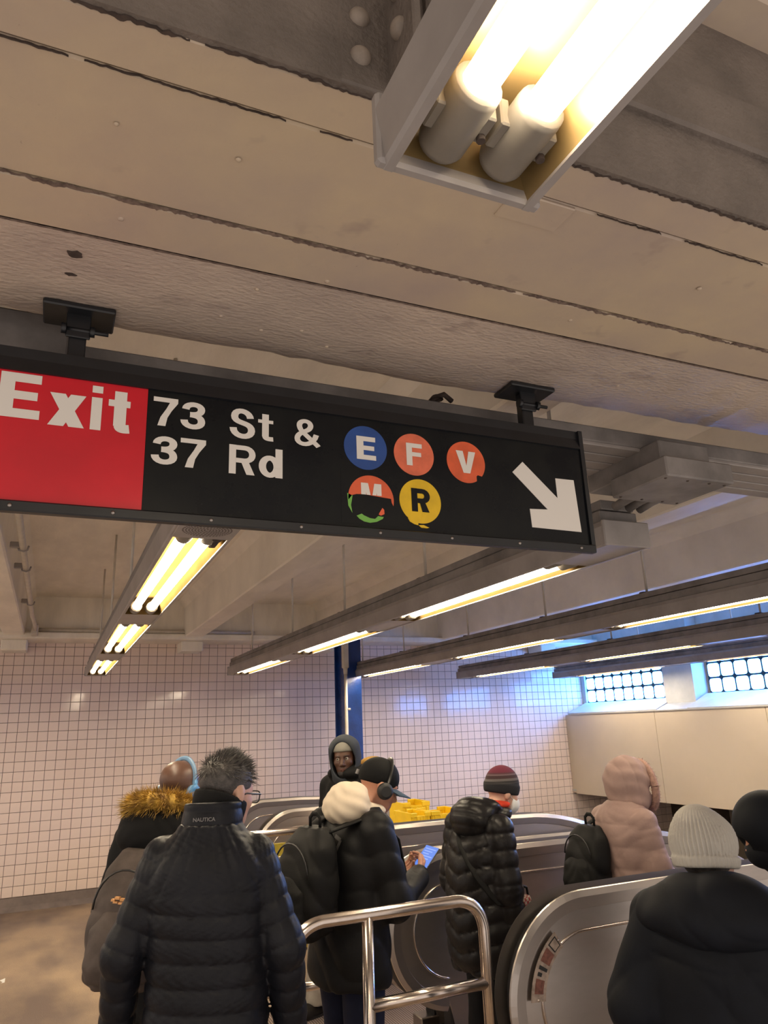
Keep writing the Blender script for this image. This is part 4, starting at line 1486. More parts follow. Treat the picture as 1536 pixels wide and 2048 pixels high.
M['mask'] = pm('white_face_mask', (0.72, 0.74, 0.76), 0.8)
M['eyewhite'] = pm('eye_white', (0.42, 0.37, 0.32), 0.3)
M['iris'] = pm('dark_iris', (0.015, 0.008, 0.005), 0.15)
M['lips'] = pm('lip_skin', (0.17, 0.065, 0.055), 0.4)
M['red'] = cloth('red_scarf_cloth', (0.62, 0.05, 0.02), 0.8)
M['capblue'] = cloth('slate_cap_brim', (0.055, 0.085, 0.125), 0.75)
M['glass'] = pm('spectacle_lens', (0.9, 0.92, 0.95), 0.05)
_b = M['glass'].node_tree.nodes['Principled BSDF']
_b.inputs['Transmission Weight'].default_value = 1.0
_b.inputs['IOR'].default_value = 1.05


def knit(name, bands, fine=90, axis='radial', rib=0.5):
    """knitted hat: colour bands by height plus rib relief"""
    mt, nt, b_ = newmat(name)
    L = nt.links
    tc = nt.nodes.new('ShaderNodeTexCoord')
    sp = nt.nodes.new('ShaderNodeSeparateXYZ')
    L.new(tc.outputs['Generated'], sp.inputs[0])
    cr = nt.nodes.new('ShaderNodeValToRGB')
    cr.color_ramp.interpolation = 'LINEAR'
    els = cr.color_ramp.elements
    while len(els) > 1:
        els.remove(els[-1])
    els[0].position = bands[0][0]
    els[0].color = (*bands[0][1], 1)
    for pz, c_ in bands[1:]:
        e_ = els.new(pz)
        e_.color = (*c_, 1)
    L.new(sp.outputs['Z'], cr.inputs['Fac'])
    L.new(cr.outputs['Color'], b_.inputs['Base Color'])
    b_.inputs['Roughness'].default_value = 0.9
    n = nt.nodes.new('ShaderNodeTexNoise')
    n.inputs['Scale'].default_value = 260
    L.new(tc.outputs['Object'], n.inputs['Vector'])
    bp = nt.nodes.new('ShaderNodeBump')
    bp.inputs['Strength'].default_value = rib
    bp.inputs['Distance'].default_value = 0.0015
    L.new(n.outputs['Fac'], bp.inputs['Height'])
    L.new(bp.outputs['Normal'], b_.inputs['Normal'])
    return mt


M['stripebeanie'] = knit('striped_maroon_black_knit', [(0.0, (0.008, 0.008, 0.012)), (0.42, (0.008, 0.008, 0.012)), (0.44, (0.03, 0.028, 0.03)), (0.50, (0.012, 0.01, 0.012)), (0.53, (0.10, 0.09, 0.09)), (0.58, (0.11, 0.095, 0.095)),
                         (0.60, (0.04, 0.018, 0.02)), (0.68, (0.035, 0.015, 0.018)), (0.70, (0.13, 0.09, 0.10)), (0.75, (0.06, 0.02, 0.028)), (0.80, (0.11, 0.012, 0.03)), (1.0, (0.12, 0.012, 0.03))])
M['greyrib'] = cloth('light_grey_rib_knit', (0.42, 0.40, 0.37), 0.9, vary=0.12, bscale=300, bdist=0.001)


# ------------------------------------------------------------------ heads, hands, bodies
def head_sdf(q, ears=True, s=1.0):
    """q in head space: x right, y forward, z up, origin between the ears"""
    q = q / s
    d = ell(q, (0, -0.012, 0.045), (0.076, 0.097, 0.082))
    d = smin(d, ell(q, (0, 0.022, -0.02), (0.064, 0.070, 0.085)), 0.03)
    d = smin(d, ell(q, (0, 0.045, -0.075), (0.042, 0.045, 0.036)), 0.035)          # jaw and chin
    d = smin(d, ell(q, (0, 0.072, 0.028), (0.050, 0.020, 0.016)), 0.02)            # brow
    for sx in (-1, 1):
        d = smin(d, ell(q, (sx * 0.040, 0.058, -0.018), (0.024, 0.024, 0.022)), 0.02)   # cheek
        d = smax(d, -ell(q, (sx * 0.031, 0.094, 0.008), (0.017, 0.014, 0.012)), 0.012)  # eye socket
    n, _ = seg(q, (0, 0.086, 0.012), (0, 0.108, -0.026), 0.008, 0.013)
    d = smin(d, n, 0.014)
    for sx in (-1, 1):
        d = smin(d, ell(q, (sx * 0.012, 0.098, -0.032), (0.010, 0.011, 0.008)), 0.008)
    d = smin(d, ell(q, (0, 0.087, -0.056), (0.022, 0.012, 0.007)), 0.008)
    d = smin(d, ell(q, (0, 0.084, -0.069), (0.020, 0.012, 0.008)), 0.008)
    if ears:
        for sx in (-1, 1):
            d = smin(d, ell(q, (sx * 0.079, -0.008, -0.002), (0.011, 0.021, 0.032)), 0.010)
    return d * s


def hand_sdf(p, wr, fwd, nrm, side, curl=(25, 30, 20), spread=1.0, thumb=(0.55, 0.5, -0.35), s=1.0):
    """wr wrist point, fwd along the hand, nrm out of the back of the hand, side +1 when the thumb lies towards fwd x nrm"""
    f = np.array(fwd, float)
    f /= np.linalg.norm(f)
    nn = np.array(nrm, float)
    nn -= f * (nn @ f)
    nn /= np.linalg.norm(nn)
    t = np.cross(f, nn) * side
    wr = np.array(wr, float)
    W = lambda a, b_, c: wr + (f * a + t * b_ + nn * c) * s
    d, _ = seg(p, W(-0.05, 0, 0), W(0.015, 0, 0), 0.026 * s, 0.026 * s)
    for k, off in enumerate((-0.028, -0.010, 0.009, 0.027)):
        e, _ = seg(p, W(0.01, off * 0.7, 0), W(0.085, off, 0.002), 0.0135 * s, 0.0105 * s)
        d = smin(d, e, 0.012)
    lens = ((0.030, 0.020, 0.018), (0.037, 0.025, 0.021), (0.041, 0.028, 0.022), (0.037, 0.025, 0.021))
    for k, off in enumerate((-0.030, -0.011, 0.010, 0.030)):
        a = np.array(W(0.084, off, 0.002))
        ang = 0.0
        for j in range(3):
            ang += math.radians(curl[j])
            b_ = a + (f * math.cos(ang) - nn * math.sin(ang) + t * (off * 1.2 * spread)) * lens[k][j] * s
            e, _ = seg(p, a, b_, (0.0095 - 0.0008 * j) * s, (0.0088 - 0.0009 * j) * s)
            d = smin(d, e, 0.003)
            a = b_
    a = np.array(W(0.022, 0.028, -0.006))
    dv = f * thumb[0] + t * thumb[1] + nn * thumb[2]
    dv /= np.linalg.norm(dv)
    b_ = a + dv * 0.042 * s
    dv2 = dv * 0.8 + f * 0.5 - nn * 0.2
    dv2 /= np.linalg.norm(dv2)
    c = b_ + dv2 * 0.032 * s
    e, _ = seg(p, a, b_, 0.0135 * s, 0.0110 * s)
    d = smin(d, e, 0.012)
    e, _ = seg(p, b_, c, 0.0108 * s, 0.0088 * s)
    d = smin(d, e, 0.005)
    return d


class Person:
    """a figure built in its own frame: x right, y forward, z up, feet on z = 0"""

    def __init__(self, label, loc, face, skin, hc, hyaw=0, hpitch=0, hroll=0, hscale=1.0, neck=(0, -0.02, 1.46), arms=None, legs=None, pelvis=(0, 0, 0.92), chest=(0, -0.01, 1.3), hands=(), ears=True, h=0.0095, group=None, zfloor=0.0):
        self.hc = np.array(hc, np.float32)
        self.Rh = rotm(hyaw, hpitch, hroll)
        self.hs = hscale
        self.arms = arms
        self.legs = legs or [[(-0.095, 0, 0.90), (-0.10, 0.02, 0.48), (-0.10, -0.01, 0.08)], [(0.095, 0, 0.90), (0.10, 0.02, 0.48), (0.10, -0.01, 0.08)]]
        nb = np.array(neck, np.float32)

        def body(p):
            q = self.hq(p)
            d = head_sdf(q, ears, hscale)
            nk, _ = seg(p, self.hp((0, -0.02, -0.05)), nb, 0.052 * hscale, 0.060)
            d = smin(d, nk, 0.03)
            t, _ = chain(p, [nb, chest, pelvis], [0.058, 0.085, 0.095], 0.04)
            d = smin(d, t, 0.04)
            for A in self.arms:
                a, _ = chain(p, [chest] + list(A), [0.05, 0.042, 0.036, 0.026], 0.02)
                d = smin(d, a, 0.02)
            for Lg in self.legs:
                a, _ = chain(p, list(Lg), [0.075, 0.05, 0.035], 0.02)
                d = smin(d, a, 0.03)
                f, _ = seg(p, (Lg[2][0], Lg[2][1], 0.05), (Lg[2][0], Lg[2][1] + 0.12, 0.045), 0.035, 0.03)
                d = smin(d, f, 0.03)
            return d
        allp = [self.hc + np.array(o) for o in ((0.13, 0.13, 0.15), (-0.13, -0.13, -0.15))] + [np.array(j) for A in self.arms for j in A] + [np.array(j) for A in self.legs for j in A]
        allp = np.array(allp)
        lo = allp.min(0) - 0.16
        hi = allp.max(0) + 0.16
        lo[2] = 0.0
        parts = [surf(body, lo, hi, h)]
        for H in hands:
            fn = lambda p, H=H: hand_sdf(p, **H)
            c = np.array(H['wr'], float)
            parts.append(surf(fn, c - 0.24, c + 0.24, 0.0036))
        self.o = link('person', np_mesh('person', parts, skin))
        tag(self.o, label, 'person', group)
        self.o.location = loc
        self.o.rotation_euler = (0, 0, -math.radians(face))

    def hq(self, p):
        return (p - self.hc) @ self.Rh

    def hp(self, v):
        return self.hc + self.Rh @ np.array(v, np.float32) * self.hs

    def part(self, name, fn, lo, hi, h, mat, parent=None):
        return sobj(name, fn, lo, hi, h, mat, parent or self.o)

    def headpart(self, name, fn, h, mat, r=0.2, parent=None, zlo=None):
        """fn takes head-space points"""
        g = lambda p: fn(self.hq(p) / self.hs) * self.hs
        return sobj(name, g, self.hc - r, self.hc + r, h, mat, parent or self.o)

    def headmesh(self, name, mb, mat, parent=None, fix=True):
        mb.v = [tuple(self.hp(v)) for v in mb.v]
        return pobj(name, mb, mat, parent or self.o, fix)

    def trousers(self, mat, r=(0.098, 0.076, 0.066), zl=0.07, pel=(0.165, 0.12, 0.13), h=0.011, shoes='shoe', zhip=0.93):
        def fn(p):
            d = ell(p, (0, -0.01, zhip), pel)
            for Lg in self.legs:
                a, s = chain(p, list(Lg), list(r), 0.03)
                a = a + 0.0035 * np.sin(p[:, 2] * 70 + 3 * np.sin(p[:, 0] * 40)) * np.clip((0.35 - p[:, 2]) * 5, 0, 1)
                d = smin(d, a, 0.03)
            return smax(d, zl - p[:, 2], 0.008)
        al = np.array([j for A in self.legs for j in A])
        lo, hi = al.min(0) - 0.22, al.max(0) + 0.22
        lo[2] = 0
        self.part('trousers', fn, lo, hi, h, mat)
        for Lg in self.legs:
            ax, ay = Lg[2][0], Lg[2][1]
            z0 = max(0.0, Lg[2][2] - 0.08)

            def sh(p):
                q = p - np.array((ax, ay, z0), np.float32)
                d = ell(q, (0, 0.03, 0.045), (0.047, 0.10, 0.05))
                d = smin(d, ell(q, (0, 0.11, 0.035), (0.046, 0.075, 0.04)), 0.03)
                d = smin(d, ell(q, (0, -0.045, 0.05), (0.04, 0.045, 0.055)), 0.03)
                e, _ = seg(q, (0, -0.01, 0.05), (0, -0.015, 0.11), 0.045, 0.042)
                d = smin(d, e, 0.02)
                return smax(d, 0.002 - q[:, 2], 0.006)
            c = np.array((ax, ay, z0))
            s = self.part('shoe', sh, c + (-0.1, -0.14, -0.01), c + (0.1, 0.24, 0.18), 0.007, shoes)
            pts = []
            for k in range(22):
                a = 2 * PI * k / 22
                pts.append((ax + 0.050 * math.cos(a) * (1 - 0.12 * math.sin(a)), ay + 0.035 + 0.152 * math.sin(a)))
            pobj('sole', MB().prism(pts, z0, z0 + 0.022, 'z'), 'blackplastic', s)


def strands(fnpts, n, length, mat_name, name, parent, width=0.003, curl=0.3, seed=1):
    """tapered hair or fur blades; fnpts(k) -> root, direction"""
    r = random.Random(seed)
    vs, fs = [], []
    for k in range(n):
        p0, d = fnpts(r)
        p0 = np.array(p0, float)
        d = np.array(d, float)
        d /= np.linalg.norm(d) + 1e-9
        L = length * r.uniform(0.6, 1.25)
        side = np.cross(d, (r.uniform(-1, 1), r.uniform(-1, 1), r.uniform(-1, 1)))
        side /= np.linalg.norm(side) + 1e-9
        bend = np.array((r.uniform(-1, 1), r.uniform(-1, 1), r.uniform(-1, 0.4))) * curl
        m1 = p0 + d * L * 0.5 + bend * L * 0.2
        m2 = p0 + d * L + bend * L * 0.7
        b0 = len(vs)
        w_ = width
        vs += [p0 - side * w_ / 2, p0 + side * w_ / 2, m1 + side * w_ * 0.4, m1 - side * w_ * 0.4, m2 + side * w_ * 0.06, m2 - side * w_ * 0.06]
        fs += [(b0, b0 + 1, b0 + 2, b0 + 3), (b0 + 3, b0 + 2, b0 + 4, b0 + 5)]
    o = link(name, np_mesh(name, [(np.array(vs), np.array(fs))], mat_name), parent)
    o['kind'] = 'stuff'
    return o


def quilt(t, pitch, depth, sharp=0.55):
    """puffed channels with narrow stitched seams"""
    u = np.abs(np.sin(PI * t / pitch))
    return -depth * (u ** sharp - 0.72)


def text_obj(name, txt, size, mat, parent, loc, rot, bold=0.0):
    cu = bpy.data.curves.new(name, 'FONT')
    cu.body = txt
    cu.size = size
    cu.align_x = 'CENTER'
    cu.align_y = 'CENTER'
    cu.offset = bold
    cu.extrude = 0.0006
    o = bpy.data.objects.new(name + '_tmp', cu)
    COL.objects.link(o)
    dg = bpy.context.evaluated_depsgraph_get()
    me = bpy.data.meshes.new_from_object(o.evaluated_get(dg))
    bpy.data.objects.remove(o)
    me.name = name
    me.materials.clear()
    me.materials.append(M[mat])
    q = link(name, me, parent)
    q.location = loc
    q.rotation_euler = rot
    return q


def wrinkle(p, a=0.004, f=28.0):
    """soft cloth folds: warped waves at three scales"""
    x, y, z = p[:, 0], p[:, 1], p[:, 2]
    wx = x + 0.05 * np.sin(z * f * 0.33 + 1.7 * np.sin(x * f * 0.4))
    wz = z + 0.06 * np.sin(x * f * 0.31 + y * f * 0.27 + 0.5)
    s = np.sin(wz * f + 1.9 * np.sin(wx * f * 0.6) + 1.2 * np.sin(y * f * 0.8))
    s2 = np.sin(wx * f * 1.25 + wz * f * 0.75 + 1.0)
    s3 = np.sin((wx - wz) * f * 2.1 + 2.0 * np.sin(wz * f * 0.5))
    r1 = 1 - 2 * np.abs(s) ** 0.7
    return a * (0.55 * r1 + 0.35 * s2 + 0.18 * s3)

# ================================================================== PEOPLE
# ---- man in the navy-black quilted jacket, nearest on the left
ARM_L = [(-0.152, -0.012, 1.400), (-0.262, -0.035, 1.13), (-0.285, 0.045, 0.86)]
ARM_R = [(0.150, -0.012, 1.392), (0.250, -0.03, 1.12), (0.270, 0.05, 0.85)]
P = Person('man in navy-black quilted jacket with black ear warmer and glasses, seen from behind', (0.53, 2.70, 0), 17, 'skin_light', (0.045, 0.035, 1.585), 42, 12, 0, 1.0,
           neck=(0.0, -0.02, 1.45), arms=[ARM_L, ARM_R], hands=[dict(wr=ARM_L[2], fwd=(0.02, 0.1, -1), nrm=(-1, 0, 0), side=1), dict(wr=ARM_R[2], fwd=(0.02, 0.1, -1), nrm=(1, 0, 0), side=-1)])
prof = [(0.70, 0, 0, .205, .15), (0.80, 0, 0, .205, .152), (0.95, 0, 0, .192, .148), (1.10, 0, -.005, .190, .145), (1.22, 0, -.01, .196, .148), (1.34, 0, -.012, .204, .146), (1.40, 0, -.015, .184, .136), (1.435, 0, -.018, .156, .122), (1.465, 0.0, -.018, .128, .112), (1.49, 0, -.015, .105, .105), (1.505, 0, -.012, .095, .10)]


def jk(p):
    t = loft(p, prof)
    z = p[:, 2] + 0.012 * np.sin(p[:, 0] * 5.0)
    low = quilt(z - 0.70, 0.068, 0.0075, 0.42)
    u = p[:, 0] / np.clip((1.62 - p[:, 2]) * 3.2, 0.2, 2)
    yoke = quilt(u + 0.02, 0.062, 0.0048, 0.42)
    k = np.clip((p[:, 2] - 1.305) * 60 + 0.5, 0, 1)
    t = t + low * (1 - k) + yoke * k + 0.0008 * np.sin(p[:, 0] * 150 + 8 * np.sin(p[:, 2] * 60))
    d = t
    for A in (ARM_L, ARM_R):
        a, s = chain(p, A, [0.068, 0.062, 0.052], 0.03)
        a = a + quilt(s - 0.015, 0.066, 0.007, 0.42) + 0.0008 * np.sin(np.arctan2(p[:, 1], p[:, 0] - A[0][0]) * 26)
        d = smin(d, a, 0.022)
    return d


P.part('jacket', jk, (-0.42, -0.22, 0.68), (0.44, 0.22, 1.52), 0.0056, 'navypuff')
c_top = lambda p: 1.565 - 0.02 * np.clip(p[:, 1] * 5, -1, 1)


def collar(p):
    d = loft(p, [(1.43, 0, -.015, .125, .115), (1.48, 0.002, -.01, .106, .104), (1.52, 0.006, -.002, .101, .103), (1.585, 0.010, .008, .097, .104)])
    d = smax(d, -(loft(p, [(1.3, 0, -.005, .07, .075), (1.62, .006, .008, .082, .088)])), 0.006)
    d = d + quilt(p[:, 2] - 1.500, 0.045, 0.003)
    return smax(d, p[:, 2] - c_top(p), 0.01)


cl = P.part('collar', collar, (-0.2, -0.2, 1.42), (0.2, 0.2, 1.62), 0.005, 'navypuff')
text_obj('brand_print', 'NAUTICA', 0.0165, 'greyprint', cl, (-0.012, -0.1085, 1.522), (math.radians(86), 0, math.radians(-3)), 0.0003)
# hair: thinning crown, strands on top
def hairfn(q):
    d = ell(q, (0, -0.012, 0.048), (0.0805, 0.1015, 0.0845))
    d = smax(d, -(q[:, 2] + 0.032 + 0.25 * np.clip(q[:, 1] + 0.02, -0.1, 0.2)), 0.01)
    d = smax(d, q[:, 1] - 0.068 - 0.05 * (q[:, 2] - 0.05), 0.01)
    ear = ell(q, (0.08, -0.002, -0.01), (0.02, 0.024, 0.03))
    d = smax(d, -ear, 0.01)
    crown = ell(q, (-0.028, -0.062, 0.118), (0.017, 0.017, 0.03))
    return smax(d, -crown, 0.006)


hr = P.headpart('hair', hairfn, 0.005, 'hair', 0.16)
def root(r):
    a = r.uniform(0, 2 * PI)
    e = r.uniform(-0.02, 1.0) ** 0.8 if r.random() > 0.3 else r.uniform(0.3, 1)
    e = max(0.0, min(1.0, abs(e)))
    z = math.sin(e * PI / 2)
    c = math.cos(e * PI / 2)
    n = np.array((math.cos(a) * c, math.sin(a) * c, z))
    q = np.array((0, -0.012, 0.048)) + n * np.array((0.079, 0.100, 0.083))
    if q[1] > 0.066:
        q[1] = 0.066
    d = n * 0.75 + np.array((0.1, 0.55, 0.35 if z > 0.5 else -0.3))
    if (q[0] + 0.028) ** 2 + (q[1] + 0.062) ** 2 < 0.00035 and z > 0.4:
        q[1] += 0.03
    return P.hp(q), P.Rh @ d


strands(root, 2600, 0.030, 'hair', 'hair_strands', hr, 0.0022, 0.35)


def ew(q):
    d = ell(q, (0, -0.014, -0.025), (0.088, 0.108, 0.115))
    d = smax(d, -ell(q, (0, -0.014, -0.025), (0.078, 0.098, 0.12)), 0.004)
    zc = -0.045 - 0.20 * np.clip(q[:, 1], -0.1, 0.1)
    d = smax(d, np.abs(q[:, 2] - zc) - 0.034, 0.01)
    return smax(d, q[:, 1] - 0.035, 0.01)


P.headpart('ear_warmer', ew, 0.005, 'blackcloth', 0.18)
gl = MB()
for s in (-1, 1):
    ring = [(s * (0.033 + 0.026 * math.copysign(abs(math.cos(a)) ** 0.6, math.cos(a))), 0.106, 0.006 + 0.020 * math.copysign(abs(math.sin(a)) ** 0.6, math.sin(a))) for a in np.linspace(0, 2 * PI, 25)]
    gl.tube(ring, 0.0024, 6, caps=False)
    gl.tube([(s * 0.060, 0.104, 0.016), (s * 0.074, 0.094, 0.014), (s * 0.080, 0.02, 0.008), (s * 0.082, -0.01, -0.006)], 0.0028, 6)
gl.tube([(-0.008, 0.107, 0.012), (0.008, 0.107, 0.012)], 0.0024, 6)
gf = P.headmesh('glasses', gl, 'blackplastic')
for s in (-1, 1):
    lens = MB()
    pts = [(s * (0.033 + 0.025 * math.copysign(abs(math.cos(a)) ** 0.6, math.cos(a))), 0.006 + 0.019 * math.copysign(abs(math.sin(a)) ** 0.6, math.sin(a))) for a in np.linspace(0, 2 * PI, 25)[:-1]]
    lens.prism(pts, 0.1055, 0.1065, 'y')
    P.headmesh('lens', lens, 'glass', gf)
P.trousers('blackpants')

# ---- bald man with the fur-trimmed hood and pale blue headphones
AL = [(-0.19, 0, 1.36), (-0.26, -0.02, 1.08), (-0.22, 0.10, 0.85)]
AR = [(0.19, 0, 1.36), (0.26, -0.02, 1.08), (0.22, 0.10, 0.85)]
P2 = Person('bald man in black coat with mustard fur hood trim, standing behind the quilted jacket', (0.52, 3.48, 0), 36, 'skin_brown', (0.0, 0.045, 1.550), 14, 14, 0, 1.0, neck=(0, -0.02, 1.42), arms=[AL, AR],
            hands=[dict(wr=AL[2], fwd=(0.02, 0.1, -1), nrm=(-1, 0, 0), side=1), dict(wr=AR[2], fwd=(0.02, 0.1, -1), nrm=(1, 0, 0), side=-1)])
prof2 = [(0.72, 0, 0, .235, .16), (0.95, 0, 0, .225, .15), (1.15, 0, 0, .225, .15), (1.30, 0, -.01, .222, .145), (1.36, 0, -.01, .195, .13), (1.41, 0, -.015, .14, .11), (1.45, 0, -.015, .095, .095)]


def jk2(p):
    d = loft(p, prof2)
    for A in (AL, AR):
        a, s = chain(p, A, [0.078, 0.070, 0.058], 0.03)
        d = smin(d, a, 0.03)
    return d + wrinkle(p, 0.004)


P2.part('coat', jk2, (-0.38, -0.24, 0.70), (0.38, 0.24, 1.48), 0.009, 'blackcloth')


def hood2(p):
    d = ell(p, (0, -0.135, 1.40), (0.175, 0.10, 0.105))
    d = smin(d, ell(p, (0, -0.10, 1.455), (0.165, 0.11, 0.065)), 0.04)
    d = smax(d, -ell(p, (0, 0.03, 1.54), (0.105, 0.13, 0.12)), 0.02)
    return d + wrinkle(p, 0.004, 34)


hd2 = P2.part('hood', hood2, (-0.25, -0.3, 1.25), (0.25, 0.12, 1.56), 0.007, 'blackcloth')
ruff = [np.array(q) for q in [(-0.125, 0.03, 1.465), (-0.135, -0.05, 1.482), (-0.12, -0.12, 1.505), (-0.075, -0.165, 1.525), (0.0, -0.185, 1.535), (0.075, -0.165, 1.525), (0.12, -0.12, 1.505), (0.135, -0.05, 1.482), (0.125, 0.03, 1.465)]]


def furroot(r):
    t = r.uniform(0, 7.999)
    i = int(t)
    c = ruff[i] * (1 - t + i) + ruff[i + 1] * (t - i)
    d = ruff[i + 1] - ruff[i]
    d /= np.linalg.norm(d)
    v = np.array((r.gauss(0, 1), r.gauss(0, 1), r.gauss(0, 1)))
    v -= d * (v @ d)
    v /= np.linalg.norm(v) + 1e-6
    out = c - np.array((0, -0.02, 1.46))
    out /= np.linalg.norm(out)
    return c + v * 0.026, v * 0.8 + out * 0.8 + np.array((0, 0, -0.15))


rf = MB().tube(ruff, [0.016, 0.028, 0.032, 0.034, 0.034, 0.034, 0.032, 0.028, 0.016], 10)
fr = pobj('fur_trim', rf, 'fur', P2.o)
strands(furroot, 5200, 0.040, 'fur', 'fur_strands', fr, 0.0030, 0.55, 3)
P2.trousers('blackpants')
# headphones (worn, but a thing of their own)
hp_ = empty('headphones', tuple(P2.o.matrix_world @ Vector((0, 0, 0))))
hp_.location = P2.o.location
hp_.rotation_euler = P2.o.rotation_euler
tag(hp_, 'pale blue over-ear headphones on the bald man', 'headphones')


def band(Pp, root_, mat, mat2, tilt=-0.01, rr=0.0, big=1.0):
    a_ = np.linspace(-0.12, PI + 0.12, 26)
    path = [((0.087 + rr) * math.cos(a), tilt + 0.0, 0.012 + (0.128 + rr) * math.sin(a)) for a in a_]
    b_ = MB()
    pts = [tuple(Pp.hp(v)) for v in path]
    b_.tube(pts, [0.0045] * len(pts), 8, rb=0.011, up=tuple(Pp.Rh @ np.array((0, 0, 1), np.float32)))
    bo = pobj('headband', b_, mat, root_)
    for s in (-1, 1):
        b_ = MB()
        c0 = Pp.hp((s * 0.078, tilt - 0.002, -0.008))
        c1 = Pp.hp((s * 0.096, tilt - 0.002, -0.010))
        c2 = Pp.hp((s * 0.104 * big, tilt - 0.002, -0.011))
        b_.tube([c0, c1], [0.033 * big, 0.036 * big], 20)
        cu = pobj('ear_cup', b_, mat, root_)
        pobj('cup_cover', MB().tube([c1, (c1 + c2) / 2, c2], [0.036 * big, 0.034 * big, 0.022 * big], 20), mat2, cu)
        y0 = Pp.hp((s * 0.092, tilt, 0.045))
        y1 = Pp.hp((s * 0.102, tilt, -0.005))
        pobj('yoke', MB().tube([y0, y1], 0.007, 8), mat2, cu)
    return bo


band(P2, hp_, 'bluephones', 'bluephones2')


def backpack(label, Pp, mat, w_, d_, z0, z1, y_, tilt=0.0, lower=None, logo=None, strap_sh=0.12, xo=0.0, sz=None, sides=(-1, 1), sdy=0.0):
    """soft pack hanging on a person's back, in the person's frame"""
    r = empty('backpack')
    r.location = Pp.o.location
    r.rotation_euler = Pp.o.rotation_euler
    tag(r, label, 'backpack')
    H = z1 - z0
    pr = [(z0, xo, y_ - d_ * .15 + tilt, w_ * .36, d_ * .30), (z0 + H * .06, xo, y_ - d_ * .08 + tilt * .95, w_ * .47, d_ * .46), (z0 + H * .3, xo, y_ - d_ * .05 + tilt * .7, w_ * .5, d_ * .53), (z0 + H * .6, xo, y_ + tilt * .4, w_ * .49, d_ * .48), (z0 + H * .85, xo, y_ + d_ * .1 + tilt * .15, w_ * .42, d_ * .36), (z1, xo, y_ + d_ * .2, w_ * .26, d_ * .2)]

    def fn(p):
        return loft(p, pr, 3.4) + wrinkle(p, 0.006, 24)
    lo, hi = (xo - w_, y_ - d_ * 1.2 + min(tilt, 0), z0 - 0.05), (xo + w_, y_ + d_ * 1.2, z1 + 0.05)
    bd = sobj('pack_body', fn, lo, hi, 0.008, mat, r)

    def pk(p):
        yb = y_ - d_ * .42 + tilt * .75
        d = loft(p, [(z0 + H * .08, xo, yb, w_ * .36, d_ * .30), (z0 + H * .2, xo, yb, w_ * .40, d_ * .34), (z0 + H * .45, xo, yb + d_ * .1, w_ * .38, d_ * .30), (z0 + H * .58, xo, yb + d_ * .16, w_ * .24, d_ * .2)], 3.0)
        return d + wrinkle(p, 0.002, 40)
    fp = sobj('front_pocket', pk, lo, hi, 0.008, lower or mat, r)
    # zips, handle and straps
    zp = MB().tube([(xo + w_ * .40 * math.cos(a), y_ - d_ * .42 + tilt * .35 - 0.0, z0 + H * (.55 + .33 * math.sin(a))) for a in np.linspace(0.1, PI - 0.1, 14)], 0.004, 6)
    pobj('zip', zp, 'blackplastic', bd)
    hnd = MB().tube([(xo - 0.035, y_ + d_ * .22, z1 - 0.01), (xo - 0.036, y_ + d_ * .22, z1 + 0.04), (xo - 0.015, y_ + d_ * .22, z1 + 0.058), (xo + 0.015, y_ + d_ * .22, z1 + 0.058), (xo + 0.036, y_ + d_ * .22, z1 + 0.04), (xo + 0.035, y_ + d_ * .22, z1 - 0.01)], 0.004, 8, rb=0.011)
    pobj('carry_handle', hnd, 'packblack', r)
    sz = sz or z1 + 0.045
    for s in sides:
        st = MB().tube([(xo + s * 0.07, y_ + d_ * .3, z1 - 0.02), (s * strap_sh, -0.06 + sdy, sz), (s * (strap_sh + .01), 0.04 + sdy, sz - 0.01), (s * (strap_sh + .035), 0.135 + sdy, sz - 0.105), (s * (strap_sh + .06), 0.15 + sdy, sz - 0.245), (s * (strap_sh + .09), 0.05, z1 - 0.36), (xo + s * w_ * .42, y_ + d_ * .2, z0 + 0.06)], 0.007, 8, rb=0.028)
        pobj('shoulder_strap', st, 'packblack', r)
    return r, bd, fp


r_, bd_, fp_ = backpack('grey-brown backpack with orange stitched logo worn by the bald man', P2, 'packgrey', 0.33, 0.22, 0.90, 1.36, -0.255, tilt=-0.03, lower='packgrey')
lg = MB()
for i, (x, z, w2, h2) in enumerate([(-0.035, 1.205, 0.016, 0.007), (-0.018, 1.212, 0.022, 0.008), (0.004, 1.207, 0.02, 0.008), (0.022, 1.213, 0.014, 0.007), (-0.025, 1.198, 0.02, 0.006), (0.0, 1.195, 0.026, 0.007)]):
    lg.prism([(x - w2 / 2, z - h2 / 2), (x + w2 * .45, z - h2 * .6), (x + w2 / 2, z + h2 / 2), (x - w2 * .4, z + h2 * .6)], -0.381, -0.37, 'y')
pobj('logo', lg, 'logo', fp_)

# ---- man in cap, cream hood and black jacket, looking at his phone
AL = [(-0.185, 0.02, 1.335), (-0.235, 0.06, 1.05), (-0.05, 0.315, 1.075)]
AR = [(0.185, 0.02, 1.335), (0.235, 0.08, 1.03), (0.115, 0.355, 1.085)]
P3 = Person('man in black cap and black jacket looking down at his phone', (1.325, 3.50, 0), 70, 'skin_tan', (0.0, 0.210, 1.500), 24, 24, 0, 1.0, chest=(0, 0.01, 1.26), neck=(0, 0.085, 1.38), arms=[AL, AR],
            legs=[[(-0.095, 0, 0.88), (-0.10, 0.05, 0.47), (-0.10, -0.03, 0.08)], [(0.095, 0, 0.88), (0.10, -0.01, 0.47), (0.10, -0.10, 0.08)]],
            hands=[dict(wr=AR[2], fwd=(-0.45, 0.75, 0.35), nrm=(0.75, 0.35, -0.45), side=-1, curl=(30, 45, 35), thumb=(0.9, 0.3, -0.2)), dict(wr=AL[2], fwd=(0.5, 0.8, 0.3), nrm=(-0.3, 0.1, -0.9), side=1, curl=(18, 28, 22), thumb=(0.7, 0.6, -0.2))])
